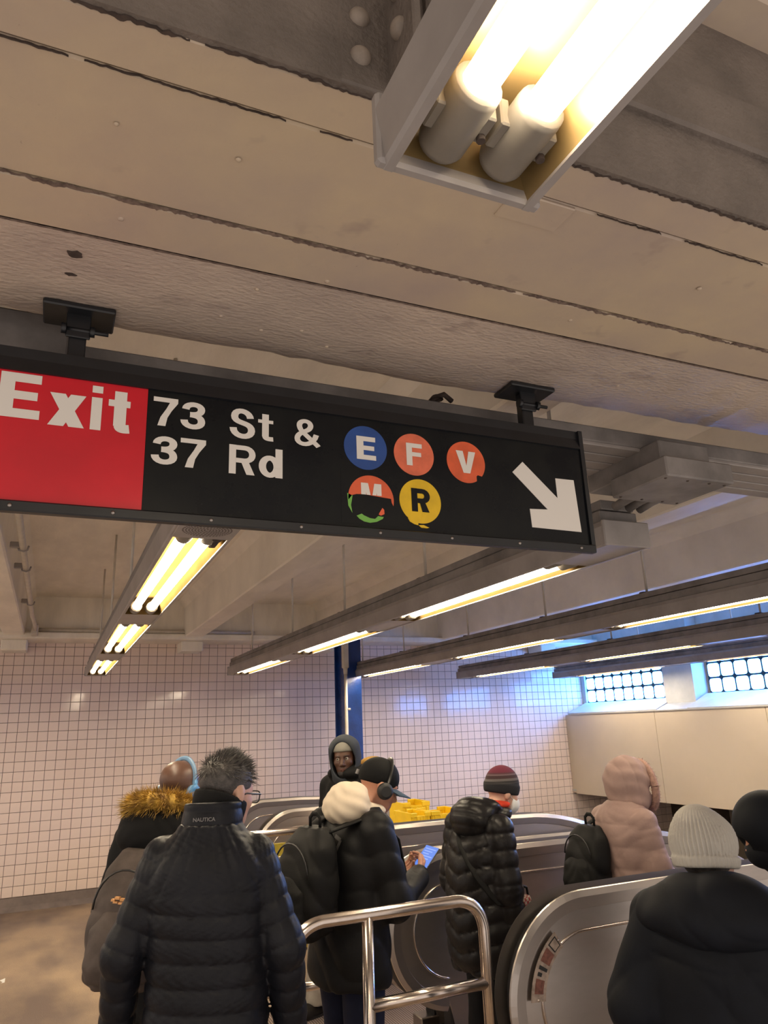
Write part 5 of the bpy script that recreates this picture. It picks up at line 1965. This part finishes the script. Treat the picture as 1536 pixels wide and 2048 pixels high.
prof3 = [(0.70, 0, -.005, .200, .145), (0.715, 0, -.005, .21, .155), (0.9, 0, 0, .208, .150), (1.1, 0, 0.005, .206, .145), (1.22, 0, .01, .208, .145), (1.30, 0, .025, .198, .135), (1.36, 0, .05, .155, .115), (1.42, 0, 0.08, .10, .098)]


def jk3(p):
    d = loft(p, prof3)
    for A in (AL, AR):
        a, s = chain(p, A, [0.083, 0.072, 0.054], 0.03)
        d = smin(d, a, 0.03)
    return d + wrinkle(p, 0.008, 19)


j3 = P3.part('jacket', jk3, (-0.38, -0.25, 0.68), (0.40, 0.48, 1.45), 0.0085, 'jacket2')
# faded back print: slanted bars on the shoulder blade
pr3 = MB()
for (x0, z0_, x1, z1_, w2) in [(-0.05, 1.30, 0.02, 1.215, 0.020), (0.03, 1.315, 0.075, 1.30, 0.016), (0.075, 1.30, 0.06, 1.245, 0.016), (0.02, 1.235, 0.075, 1.225, 0.016), (-0.05, 1.235, 0.03, 1.155, 0.020), (0.04, 1.19, 0.09, 1.18, 0.014), (-0.045, 1.165, 0.0, 1.10, 0.018)]:
    vs, fs = ribbon([(x0, z0_), (x1, z1_)], w2)
    pr3.add([(a, 0, c) for a, c in vs], fs)
pv = np.array(pr3.v, np.float32)
ys = np.linspace(-0.30, 0.0, 241)
out = []
for (x, _, z) in pv:
    pts = np.stack([np.full(241, x), ys, np.full(241, z)], 1).astype(np.float32)
    f = jk3(pts)
    i = int(np.argmax(f < 0))
    out.append((x, ys[i] - 0.003, z))
pr3.v = out
pobj('back_print', pr3, 'fadedprint', j3, fix=False)


def hood3(p):
    p = p - np.array((0, 0.10, 0), np.float32)
    d = ell(p, (0, -0.105, 1.425), (0.130, 0.095, 0.085))
    d = smin(d, ell(p, (0, -0.075, 1.49), (0.095, 0.07, 0.05)), 0.06)
    e = ell(p, (0, 0.005, 1.40), (0.112, 0.11, 0.045))
    d = smin(d, e, 0.04)
    d = smax(d, -ell(p, (0, 0.065, 1.52), (0.085, 0.12, 0.12)), 0.02)
    q = p[:, 2] + 0.5 * p[:, 1] + 0.4 * np.abs(p[:, 0])
    return d + 0.0019 * np.sin(q * 105 + 1.6 * np.sin(p[:, 0] * 30)) + 0.0012 * np.sin(p[:, 0] * 90 + p[:, 2] * 70)


P3.part('sweatshirt_hood', hood3, (-0.2, -0.14, 1.30), (0.2, 0.28, 1.60), 0.006, 'cream_cloth')


def capfn(q):
    d = ell(q, (0, -0.010, 0.048), (0.084, 0.106, 0.094))
    d = smax(d, -(q[:, 2] - 0.012 - 0.10 * np.clip(q[:, 1], -0.1, 0.1)), 0.006)
    return d


cp = P3.headpart('cap', capfn, 0.005, 'blackcloth', 0.17)
bm_ = MB()
n1, n2 = 15, 6
grid = []
for j in range(n2):
    for i in range(n1):
        a = -1.15 + 2.3 * i / (n1 - 1)
        ext = 0.092 * math.cos(a * 0.75) * j / (n2 - 1)
        x = 0.083 * math.sin(a) * (1 + 0.1 * j / (n2 - 1))
        y = -0.010 + 0.100 * math.cos(a) + ext
        z = 0.026 - 0.016 * (a / 1.15) ** 2 - 0.012 * j / (n2 - 1)
        grid.append((x, y, z))
low = [(x, y, z - 0.005) for x, y, z in grid]
fs = []
for j in range(n2 - 1):
    for i in range(n1 - 1):
        q = (j * n1 + i, j * n1 + i + 1, (j + 1) * n1 + i + 1, (j + 1) * n1 + i)
        fs.append(q)
        fs.append(tuple(n1 * n2 + k for k in reversed(q)))
for i in range(n1 - 1):
    a0 = (n2 - 1) * n1 + i
    fs.append((a0, a0 + 1, a0 + 1 + n1 * n2, a0 + n1 * n2))
bm_.add(grid + low, fs, True)
P3.headmesh('brim', bm_, 'capblue', cp)
em = MB().prism([(-0.026, 0.028), (0.026, 0.028), (0.026, 0.075), (-0.026, 0.075)], 0.0, 0.002, 'y')
em.v = [(x, 0.099 - 0.9 * (z - 0.028) ** 1.25 + y - 5 * x * x, z) for x, y, z in em.v]
P3.headmesh('cap_patch', em, 'greyprint', cp)
bp_ = MB().box(-0.045, -0.018, -0.121, -0.112, 0.022, 0.045)
P3.headmesh('strap_patch', bp_, 'greyprint', cp)
h3 = empty('headphones')
h3.location = P3.o.location
h3.rotation_euler = P3.o.rotation_euler
tag(h3, 'black over-ear headphones worn over the black cap', 'headphones')
band(P3, h3, 'blackplastic', 'blackplastic2', tilt=0.012, rr=0.010, big=1.12)
P3.trousers('jeans', r=(0.105, 0.085, 0.075))
backpack('black backpack with carry loop worn by the man in the cap', P3, 'packblack', 0.31, 0.21, 0.93, 1.36, -0.235, tilt=-0.02, sz=1.383, sdy=0.03, strap_sh=0.135)
# phone
ph = empty('mobile_phone')
ph.location = P3.o.location
ph.rotation_euler = P3.o.rotation_euler
tag(ph, 'mobile phone with lit blue screen in the hand of the man in the cap', 'phone')
pc = np.array((0.062, 0.475, 1.150), np.float32)
Rp = rotm(-12, -28, 14)
def phv(mb):
    mb.v = [tuple(pc + Rp @ np.array(v, np.float32)) for v in mb.v]
    return mb
pobj('phone_body', phv(MB().cbox(-0.038, 0.038, -0.078, 0.078, -0.005, 0.004, 0.003)), 'blackplastic', ph)
sc_ = pobj('screen', phv(MB().box(-0.035, 0.035, -0.074, 0.074, 0.004, 0.0046)), 'screen', ph)
for k in range(6):
    pobj('text_line', phv(MB().box(-0.028, 0.028 - 0.012 * (k % 3), 0.05 - k * 0.018, 0.056 - k * 0.018, 0.0046, 0.0050)), 'screenline', sc_)

# ---- person in the long black down coat with the striped beanie
AL = [(-0.165, 0.0, 1.24), (-0.215, -0.02, 0.97), (-0.18, 0.03, 0.74)]
AR = [(0.165, 0.0, 1.24), (0.205, -0.01, 0.97), (0.195, 0.05, 0.73)]
P4 = Person('person in long black down coat, striped maroon beanie and white face mask', (2.195, 3.76, 0), 78, 'skin_light', (0.0, 0.20, 1.395), 14, 14, 0, 0.95, neck=(0, 0.06, 1.28), arms=[AL, AR], chest=(0, 0.01, 1.17), pelvis=(0, 0, 0.82),
            legs=[[(-0.085, 0, 0.80), (-0.09, 0.03, 0.44), (-0.09, -0.02, 0.08)], [(0.085, 0, 0.80), (0.09, 0.0, 0.44), (0.09, -0.05, 0.08)]],
            hands=[dict(wr=AL[2], fwd=(0.1, 0.3, -1), nrm=(-1, 0, 0), side=1, s=0.9), dict(wr=AR[2], fwd=(0.0, 0.3, -1), nrm=(1, 0, 0), side=-1, s=0.9, curl=(40, 50, 40))])
prof4 = [(0.56, 0, 0.01, .19, .165), (0.60, 0, 0.005, .205, .18), (0.75, 0, 0, .215, .185), (0.9, 0, 0, .205, .175), (1.05, 0, -.005, .20, .165), (1.16, 0, .01, .198, .155), (1.23, 0, .03, .165, .135), (1.28, 0, 0.06, .12, .115), (1.32, 0, 0.08, .09, .10)]


def jk4(p):
    d = loft(p, prof4)
    z = p[:, 2] - 0.35 * np.abs(p[:, 0]) * (p[:, 1] < 0.05)
    d = d + quilt(z - 0.56, 0.092, 0.013, 0.5)
    d = d + 0.003 * np.sin(p[:, 0] * 90 + 6 * np.sin(p[:, 2] * 35)) * np.clip(1 - np.abs(np.sin(PI * (z - 0.56) / 0.092)) * 1.6, 0, 1)
    for A in (AL, AR):
        a, s = chain(p, A, [0.078, 0.072, 0.058], 0.03)
        a = a + quilt(s - 0.02, 0.082, 0.012, 0.5)
        d = smin(d, a, 0.016)
    return d


c4 = P4.part('down_coat', jk4, (-0.34, -0.25, 0.54), (0.34, 0.30, 1.35), 0.0075, 'blackpuff')


def hood4(p):
    p = p - np.array((0, 0.05, 0), np.float32)
    d = ell(p, (0, -0.10, 1.285), (0.145, 0.095, 0.105))
    d = smin(d, ell(p, (0, -0.03, 1.345), (0.13, 0.09, 0.05)), 0.05)
    d = smin(d, ell(p, (0, 0.07, 1.30), (0.115, 0.095, 0.05)), 0.04)
    d = smax(d, -ell(p, (0, 0.125, 1.42), (0.082, 0.105, 0.13)), 0.015)
    return d + quilt(p[:, 2] + 0.3 * p[:, 1] - 0.01, 0.06, 0.006)


P4.part('hood', hood4, (-0.2, -0.24, 1.15), (0.2, 0.22, 1.44), 0.0065, 'blackpuff')
P4.part('scarf', lambda p: smax(ell(p, (0, 0.125, 1.345), (0.088, 0.10, 0.035)), -ell(p, (0, 0.16, 1.38), (0.062, 0.075, 0.09)), 0.01), (-0.13, -0.03, 1.28), (0.13, 0.26, 1.42), 0.006, 'red')


def bean4(q):
    d = ell(q, (0, -0.010, 0.055), (0.088, 0.108, 0.108))
    d = smax(d, -(q[:, 2] - 0.005 - 0.08 * np.clip(q[:, 1], -0.1, 0.1)), 0.008)
    cuff = smax(ell(q, (0, -0.010, 0.045), (0.094, 0.114, 0.12)), np.abs(q[:, 2] - 0.030 - 0.06 * np.clip(q[:, 1], -0.1, 0.1)) - 0.030, 0.01)
    return smin(d, cuff, 0.006)


P4.headpart('beanie', bean4, 0.005, 'stripebeanie', 0.19)


def mask4(q):
    d = ell(q, (0, 0.030, -0.045), (0.074, 0.086, 0.068))
    d = smax(d, -(q[:, 1] - 0.035), 0.008)
    d = smax(d, q[:, 2] + 0.012, 0.006)
    return smin(d, smax(ell(q, (0, 0.075, -0.045), (0.036, 0.044, 0.042)), q[:, 2] + 0.01, 0.006), 0.015)


mk_ = P4.headpart('face_mask', mask4, 0.005, 'mask', 0.18)
for s in (-1, 1):
    P4.headmesh('ear_loop', MB().tube([(s * 0.070, 0.035, -0.022), (s * 0.079, 0.0, 0.008), (s * 0.077, -0.012, -0.01), (s * 0.073, 0.02, -0.06)], 0.0016, 6), 'mask', mk_)
P4.trousers('blackpants', r=(0.088, 0.07, 0.06), zhip=0.82)


def on_surface(fn, pts, dirs, off):
    """push points along dirs until they leave the surface"""
    out = []
    for p_, d_ in zip(pts, dirs):
        t = np.linspace(0, 0.45, 220)
        q = np.array(p_)[None] + t[:, None] * np.array(d_)[None]
        f = fn(q.astype(np.float32))
        i = len(f) - 1 - int(np.argmax((f < 0)[::-1]))
        out.append(tuple(q[i] + np.array(d_) * off))
    return out


sp = [(-0.10 + 0.27 * t, 0.0, 1.26 - 0.36 * t) for t in np.linspace(0, 1, 14)]
sp = on_surface(jk4, sp, [(0.15 + 0.2 * t, -1, 0.1) for t in np.linspace(0, 1, 14)], 0.004)
# shoulder purse and strap
pu = empty('shoulder_purse')
pu.location = P4.o.location
pu.rotation_euler = P4.o.rotation_euler
tag(pu, 'small woven purse with red pattern at the side of the black down coat', 'bag')
pobj('strap', MB().tube(sp + [(0.25, -0.02, 0.90)], 0.003, 8, rb=0.016), 'packblack', pu)
def plaid():
    mt, nt, b_ = newmat('plaid_red_cream_weave')
    tc = nt.nodes.new('ShaderNodeTexCoord')
    ck = nt.nodes.new('ShaderNodeTexChecker')
    ck.inputs['Scale'].default_value = 70
    ck.inputs['Color1'].default_value = (0.24, 0.20, 0.17, 1)
    ck.inputs['Color2'].default_value = (0.16, 0.012, 0.016, 1)
    nt.links.new(tc.outputs['Object'], ck.inputs['Vector'])
    nt.links.new(ck.outputs['Color'], b_.inputs['Base Color'])
    b_.inputs['Roughness'].default_value = 0.8
    return mt


M['woven'] = plaid()
pobj('purse_body', MB().add(*(lambda v, f: (v, [tuple(x) for x in f]))(*surf(lambda p: rbx(p, (0.225, 0.055, 0.865), (0.028, 0.065, 0.06), 0.025), (0.14, -0.09, 0.75), (0.31, 0.19, 1.0), 0.008)), True), 'woven', pu, fix=False)
pobj('purse_handle', MB().tube([(0.225, 0.0, 0.915), (0.225, 0.005, 0.955), (0.225, 0.055, 0.975), (0.225, 0.105, 0.955), (0.225, 0.11, 0.915)], 0.006, 8), 'packblack', pu)
# patterned tote by the legs
M['tote'] = pm('tote_green_cream_blue', (0.30, 0.34, 0.28), 0.7, vary=0.9, vscale=9, vcol=(0.03, 0.09, 0.26))
tb = empty('tote_bag')
tb.location = P4.o.location
tb.rotation_euler = P4.o.rotation_euler
tag(tb, 'patterned blue and green tote bag hanging low beside the black down coat', 'bag')
def totefn(p):
    d = loft(p, [(0.20, 0.245, 0.17, .055, .13), (0.35, 0.245, 0.17, .065, .145), (0.52, 0.245, 0.17, .045, .15), (0.57, 0.245, 0.17, .02, .15)], 3)
    return d + wrinkle(p, 0.004, 30)
sobj('bag_body', totefn, (0.1, -0.05, 0.16), (0.4, 0.4, 0.62), 0.008, 'tote', tb)
for s in (-1, 1):
    pobj('handle', MB().tube([(0.245 + s * 0.012, 0.06, 0.55), (0.225 + s * 0.01, 0.07, 0.62), (0.205, 0.075, 0.655), (0.225 + s * 0.01, 0.10, 0.62), (0.245 + s * 0.012, 0.19, 0.55)], 0.006, 8), 'packblack', tb)

# ---- person in the dusty pink hooded coat
AL = [(-0.165, 0.0, 1.22), (-0.21, 0.0, 0.97), (-0.08, 0.20, 0.90)]
AR = [(0.165, 0.0, 1.22), (0.205, 0.03, 0.96), (0.11, 0.23, 0.88)]
P5 = Person('person in dusty pink hooded puffer coat carrying a black backpack', (3.10, 3.64, -0.004), 88, 'skin_light', (0.0, 0.08, 1.405), 12, 6, 0, 0.97, neck=(0, 0.01, 1.27), arms=[AL, AR], chest=(0, -0.005, 1.15), pelvis=(0, 0, 0.82),
            legs=[[(-0.085, 0, 0.80), (-0.09, 0.03, 0.44), (-0.09, -0.02, 0.08)], [(0.085, 0, 0.80), (0.09, 0.0, 0.44), (0.09, -0.05, 0.08)]],
            hands=[dict(wr=AL[2], fwd=(0.6, 0.7, 0.0), nrm=(0, 0.3, 1), side=1, s=0.9), dict(wr=AR[2], fwd=(-0.4, 0.8, 0.0), nrm=(0, 0.3, 1), side=-1, s=0.9)])
prof5 = [(0.56, 0, 0, .205, .17), (0.7, 0, 0, .205, .17), (0.85, 0, 0, .19, .155), (0.97, 0, -.005, .175, .14), (1.1, 0, -.01, .185, .145), (1.18, 0, -.01, .185, .14), (1.25, 0, -.005, .16, .125), (1.30, 0, 0.01, .115, .11), (1.33, 0, .02, .09, .095)]


def jk5(p):
    d = loft(p, prof5) + quilt(p[:, 2] - 0.52, 0.115, 0.009, 0.4)
    for A in (AL, AR):
        a, s = chain(p, A, [0.070, 0.070, 0.054], 0.03)
        d = smin(d, a + quilt(s - 0.03, 0.11, 0.008, 0.4), 0.035)
    return d + wrinkle(p, 0.0035, 34)


P5.part('puffer_coat', jk5, (-0.34, -0.24, 0.54), (0.34, 0.36, 1.36), 0.0078, 'pinkpuff')


def hood5(q):
    d = ell(q, (0, -0.014, 0.022), (0.130, 0.150, 0.150))
    d = smin(d, ell(q, (0, 0.0, -0.08), (0.125, 0.125, 0.085)), 0.04)
    d = d + quilt(q[:, 1] + 0.25 * q[:, 2] + 0.02, 0.075, 0.006, 0.5) + 0.0025 * np.sin(q[:, 2] * 75 + 14 * q[:, 1] + 2 * np.sin(q[:, 0] * 25))
    inn = ell(q, (0, 0.03, 0.0), (0.098, 0.16, 0.122))
    d = smax(d, -inn, 0.012)
    return smax(d, q[:, 1] - 0.105 + 0.3 * (q[:, 2] - 0.02), 0.02)


h5 = P5.headpart('hood', hood5, 0.006, 'pinkpuff', 0.24)
ring5 = [P5.hp((0.112 * math.cos(a), 0.100 - 0.03 * math.sin(a) , 0.005 + 0.132 * math.sin(a))) for a in np.linspace(0, 2 * PI, 29)]
M['pinkfur'] = pm('pinkish_fur_trim', (0.40, 0.24, 0.19), 0.8, vary=0.4, vscale=40)
f5 = pobj('hood_trim', MB().tube(ring5, 0.022, 10, caps=False), 'pinkfur', h5)
def root5(r):
    i = r.randrange(28)
    t = r.random()
    c = ring5[i] * (1 - t) + ring5[i + 1] * t
    v = np.array((r.gauss(0, 1), r.gauss(0, 1), r.gauss(0, 1)))
    v /= np.linalg.norm(v)
    return c + v * 0.016, v
strands(root5, 1500, 0.02, 'pinkfur', 'fur_strands', f5, 0.0025, 0.5, 5)
P5.headpart('hair', lambda q: smax(ell(q, (0, -0.010, 0.045), (0.085, 0.105, 0.092)), q[:, 1] - 0.06, 0.01), 0.007, 'hair', 0.16)
P5.trousers('blackpants', r=(0.088, 0.07, 0.06), zhip=0.82)
rb5, bd5, fp5 = backpack('black backpack with white logo on the dusty pink coat', P5, 'packblack', 0.28, 0.17, 0.84, 1.20, -0.225, tilt=-0.01, xo=-0.075, sides=(-1,))
lg = MB()
for (x0, z0_, x1, z1_, w2) in [(-0.075, 0.985, -0.052, 1.012, 0.012), (-0.078, 0.966, -0.045, 0.992, 0.010), (-0.062, 1.0, -0.040, 0.972, 0.010)]:
    vs, fs = ribbon([(x0, z0_), (x1, z1_)], w2)
    lg.add([(a - 0.0, -0.312, c) for a, c in vs], fs)
pobj('logo', lg, 'whitelogo', fp5, fix=False)

# ---- person in the dark coat and light grey ribbed beanie, lower right
AL = [(-0.185, -0.01, 1.16), (-0.275, -0.04, 0.92), (-0.24, 0.06, 0.69)]
AR = [(0.185, -0.01, 1.16), (0.275, -0.04, 0.92), (0.24, 0.06, 0.69)]
P6 = Person('person in dark navy hooded coat and light grey ribbed beanie, lower right', (1.975, 1.93, 0), 50, 'skin_light', (-0.01, 0.035, 1.352), 20, 4, -4, 0.98, neck=(0, -0.02, 1.22), arms=[AL, AR], chest=(0, -0.01, 1.08), pelvis=(0, 0, 0.78),
            legs=[[(-0.09, 0, 0.76), (-0.10, 0.02, 0.42), (-0.10, -0.01, 0.08)], [(0.09, 0, 0.76), (0.10, 0.02, 0.42), (0.10, -0.01, 0.08)]],
            hands=[dict(wr=AL[2], fwd=(0.02, 0.1, -1), nrm=(-1, 0, 0), side=1, s=0.95), dict(wr=AR[2], fwd=(0.02, 0.1, -1), nrm=(1, 0, 0), side=-1, s=0.95)])
prof6 = [(0.50, 0, 0, .25, .175), (0.75, 0, 0, .245, .17), (0.95, 0, 0, .24, .165), (1.06, 0, -.01, .236, .16), (1.13, 0, -.012, .215, .145), (1.19, 0, -.015, .155, .12), (1.24, 0, -.015, .10, .10)]


def jk6(p):
    d = loft(p, prof6)
    for A in (AL, AR):
        a, s = chain(p, A, [0.088, 0.082, 0.066], 0.03)
        d = smin(d, a, 0.022)
    seam = 0.004 * np.exp(-(p[:, 0] / 0.006) ** 2) * (p[:, 1] < 0) + 0.004 * np.exp(-((p[:, 2] - 1.06 - 0.15 * np.abs(p[:, 0])) / 0.006) ** 2)
    return d + wrinkle(p, 0.007, 15) + seam * (np.abs(p[:, 0]) < 0.2)


P6.part('coat', jk6, (-0.42, -0.24, 0.48), (0.42, 0.24, 1.28), 0.0085, 'navycoat')


def hood6(p):
    d = ell(p, (0, -0.115, 1.20), (0.205, 0.105, 0.085))
    d = smin(d, ell(p, (0, -0.085, 1.265), (0.15, 0.095, 0.060)), 0.06)
    e, _ = chain(p, [(-0.16, 0.06, 1.18), (-0.17, -0.05, 1.20), (0.0, -0.13, 1.24), (0.17, -0.05, 1.20), (0.16, 0.06, 1.18)], [0.05, 0.06, 0.06, 0.06, 0.05], 0.04)
    d = smin(d, e, 0.03)
    d = smax(d, -ell(p, (0, 0.04, 1.35), (0.10, 0.125, 0.14)), 0.02)
    return d + wrinkle(p, 0.006, 20)


P6.part('hood', hood6, (-0.28, -0.28, 1.05), (0.28, 0.16, 1.36), 0.007, 'navycoat')


def bean6(q):
    ax = q - np.array((0, -0.02, 0.04), np.float32)
    d = ell(q, (0, -0.014, 0.040), (0.102, 0.120, 0.104))
    tip = ell(q, (0.0, -0.045, 0.115), (0.045, 0.05, 0.035))
    d = smin(d, tip, 0.05)
    ang = np.arctan2(q[:, 0], q[:, 1] + 0.03)
    amp = 0.0042 * np.clip((0.165 - q[:, 2]) * 14, 0.15, 1)
    d = d + amp * np.cos(ang * 46)
    d = smax(d, -(q[:, 2] + 0.038 + 0.10 * np.clip(q[:, 1], -0.1, 0.1)), 0.008)
    cuff = smax(ell(q, (0, -0.014, 0.01), (0.104, 0.122, 0.13)) + 0.0022 * np.cos(ang * 46), np.abs(q[:, 2] + 0.022 + 0.10 * np.clip(q[:, 1], -0.1, 0.1)) - 0.018, 0.008)
    return smin(d, cuff, 0.006)


P6.headpart('beanie', bean6, 0.0036, 'greyrib', 0.19)
P6.headpart('hair', lambda q: smax(smax(ell(q, (0, -0.012, 0.02), (0.083, 0.104, 0.10)), q[:, 1] - 0.02, 0.01), -(q[:, 2] + 0.09), 0.01), 0.007, 'hair', 0.17)
P6.trousers('blackpants', r=(0.088, 0.07, 0.06), zhip=0.76)

# ---- man facing the viewer, hood up over a grey beanie
AL = [(-0.19, 0.0, 1.39), (-0.26, -0.02, 1.10), (-0.25, 0.06, 0.86)]
AR = [(0.19, 0.0, 1.39), (0.26, -0.02, 1.10), (0.25, 0.06, 0.86)]
P7 = Person('man facing the viewer in black jacket with grey hood up, before the blue column', (1.985, 5.16, 0), 246, 'skin_dark', (0.0, 0.045, 1.575), -34, 4, 3, 1.02, neck=(0, -0.02, 1.44), arms=[AL, AR],
            legs=[[(-0.10, 0, 0.90), (-0.13, 0.08, 0.48), (-0.12, -0.02, 0.08)], [(0.10, 0, 0.90), (0.13, 0.17, 0.48), (0.14, 0.20, 0.08)]], h=0.006,
            hands=[dict(wr=AL[2], fwd=(0.02, 0.1, -1), nrm=(-1, 0, 0), side=1), dict(wr=AR[2], fwd=(0.02, 0.1, -1), nrm=(1, 0, 0), side=-1)])
prof7 = [(0.75, 0, 0, .235, .16), (0.95, 0, 0, .225, .15), (1.15, 0, 0, .225, .15), (1.32, 0, -.01, .225, .145), (1.39, 0, -.01, .20, .13), (1.44, 0, -.012, .15, .115), (1.49, 0, -.005, .105, .105), (1.53, 0, 0, .095, .10)]


def jk7(p):
    d = loft(p, prof7)
    for A in (AL, AR):
        a, s = chain(p, A, [0.080, 0.070, 0.056], 0.03)
        d = smin(d, a, 0.03)
    e = smax(ell(p, (0, 0.02, 1.475), (0.15, 0.13, 0.06)), -ell(p, (0, 0.08, 1.52), (0.07, 0.11, 0.12)), 0.015)
    d = smin(d, e, 0.02)
    return d + wrinkle(p, 0.004, 26)


P7.part('jacket', jk7, (-0.38, -0.24, 0.73), (0.38, 0.24, 1.56), 0.0085, 'blackcloth')


def hood7(q):
    d = ell(q, (0, -0.020, 0.030), (0.115, 0.135, 0.135))
    d = smin(d, ell(q, (0, -0.005, -0.10), (0.105, 0.115, 0.085)), 0.05)
    d = d + 0.003 * np.sin(q[:, 2] * 50 + 10 * q[:, 1])
    d = smax(d, -ell(q, (0, 0.05, -0.005), (0.083, 0.17, 0.118)), 0.012)
    return smax(d, q[:, 1] - 0.085 + 0.18 * (q[:, 2] + 0.02), 0.015)


P7.headpart('hood', hood7, 0.0055, 'greyknit', 0.23)
P7.headpart('beanie', lambda q: smax(ell(q, (0, -0.010, 0.048), (0.082, 0.104, 0.090)), -(q[:, 2] - 0.045 - 0.12 * np.clip(q[:, 1], -0.1, 0.1)), 0.008), 0.005, 'greybeanie', 0.17)
P7.headpart('beard', lambda q: smax(smax(smin(ell(q, (0, 0.040, -0.080), (0.050, 0.056, 0.040)), ell(q, (0, 0.082, -0.046), (0.026, 0.016, 0.007)), 0.01), q[:, 2] + 0.062 - 0.5 * np.clip(np.abs(q[:, 0]) - 0.028, 0, 0.04), 0.008), -ell(q, (0, 0.09, -0.062), (0.021, 0.03, 0.012)), 0.006), 0.0045, 'hair', 0.17)
for s in (-1, 1):
    e = MB()
    e.dome((s * 0.031, 0.079, 0.008), (s * 0.1, 1, 0), 0.0125, 0.0085, 12, 4)
    ey = P7.headmesh('eye', e, 'eyewhite')
    e = MB()
    e.dome((s * 0.031 + 0.003, 0.0862, 0.009), (0.2, 1, 0.05), 0.0058, 0.0022, 10, 3)
    P7.headmesh('iris', e, 'iris', ey)
    e = MB().tube([(s * 0.013, 0.094, 0.024), (s * 0.03, 0.092, 0.029), (s * 0.047, 0.078, 0.024)], [0.002, 0.0035, 0.0015], 6)
    P7.headmesh('eyebrow', e, 'hair')
e = MB().tube([(-0.022, 0.088, -0.061), (-0.010, 0.098, -0.058), (0, 0.0985, -0.0595), (0.010, 0.098, -0.058), (0.022, 0.088, -0.061)], [0.001, 0.0042, 0.0038, 0.0042, 0.001], 8)
e.tube([(-0.020, 0.087, -0.063), (0, 0.096, -0.0695), (0.020, 0.087, -0.063)], [0.001, 0.0052, 0.001], 8)
P7.headmesh('lips', e, 'lips')
P7.part('fleece_hood', lambda p: smax(ell(p, (-0.07, -0.17, 1.50), (0.13, 0.08, 0.08)), -ell(p, (0, 0.0, 1.56), (0.10, 0.12, 0.12)), 0.02) + wrinkle(p, 0.004, 40), (-0.25, -0.3, 1.38), (0.12, 0.0, 1.62), 0.007, 'mustard')
P7.trousers('greypants', r=(0.105, 0.09, 0.08))

# ---- dark hooded person at the right edge
AL = [(-0.18, 0.0, 1.20), (-0.24, 0.04, 0.94), (-0.17, 0.16, 0.76)]
AR = [(0.18, 0.0, 1.20), (0.24, 0.04, 0.94), (0.17, 0.16, 0.76)]
P8 = Person('person in dark hood leaning in at the right edge of the view', (2.775, 2.16, 0), -62, 'skin_tan', (0.0, 0.175, 1.335), 0, 22, 0, 0.97, neck=(0, 0.05, 1.24), arms=[AL, AR], chest=(0, 0.0, 1.10), pelvis=(0, -0.06, 0.80),
            legs=[[(-0.09, -0.06, 0.78), (-0.10, 0.0, 0.44), (-0.10, -0.03, 0.08)], [(0.09, -0.06, 0.78), (0.10, 0.0, 0.44), (0.10, -0.03, 0.08)]],
            hands=[dict(wr=AL[2], fwd=(0.2, 0.6, -0.6), nrm=(-1, 0, 0), side=1, s=0.95), dict(wr=AR[2], fwd=(-0.2, 0.6, -0.6), nrm=(1, 0, 0), side=-1, s=0.95)])
prof8 = [(0.55, 0, -.05, .22, .16), (0.8, 0, -.05, .215, .155), (1.0, 0, -.02, .215, .15), (1.12, 0, 0.0, .205, .145), (1.19, 0, 0.02, .17, .125), (1.25, 0, 0.05, .11, .105), (1.29, 0, .06, .09, .10)]


def jk8(p):
    d = loft(p, prof8)
    for A in (AL, AR):
        a, s = chain(p, A, [0.080, 0.072, 0.058], 0.03)
        d = smin(d, a, 0.03)
    return d + wrinkle(p, 0.004, 22)


P8.part('coat', jk8, (-0.34, -0.26, 0.53), (0.34, 0.3, 1.31), 0.0095, 'navycoat')
P8.headpart('hood', lambda q: smax(smin(ell(q, (0, -0.012, 0.030), (0.112, 0.135, 0.130)), ell(q, (0, -0.02, -0.09), (0.10, 0.11, 0.08)), 0.05), -ell(q, (0, 0.17, 0.0), (0.07, 0.08, 0.05)), 0.012), 0.007, 'navycoat', 0.23)
P8.headpart('scarf', lambda q: smax(ell(q, (0, 0.03, -0.05), (0.082, 0.095, 0.075)), q[:, 2] - 0.0, 0.01), 0.007, 'navycoat', 0.2)
P8.trousers('blackpants', r=(0.088, 0.07, 0.06), zhip=0.78)
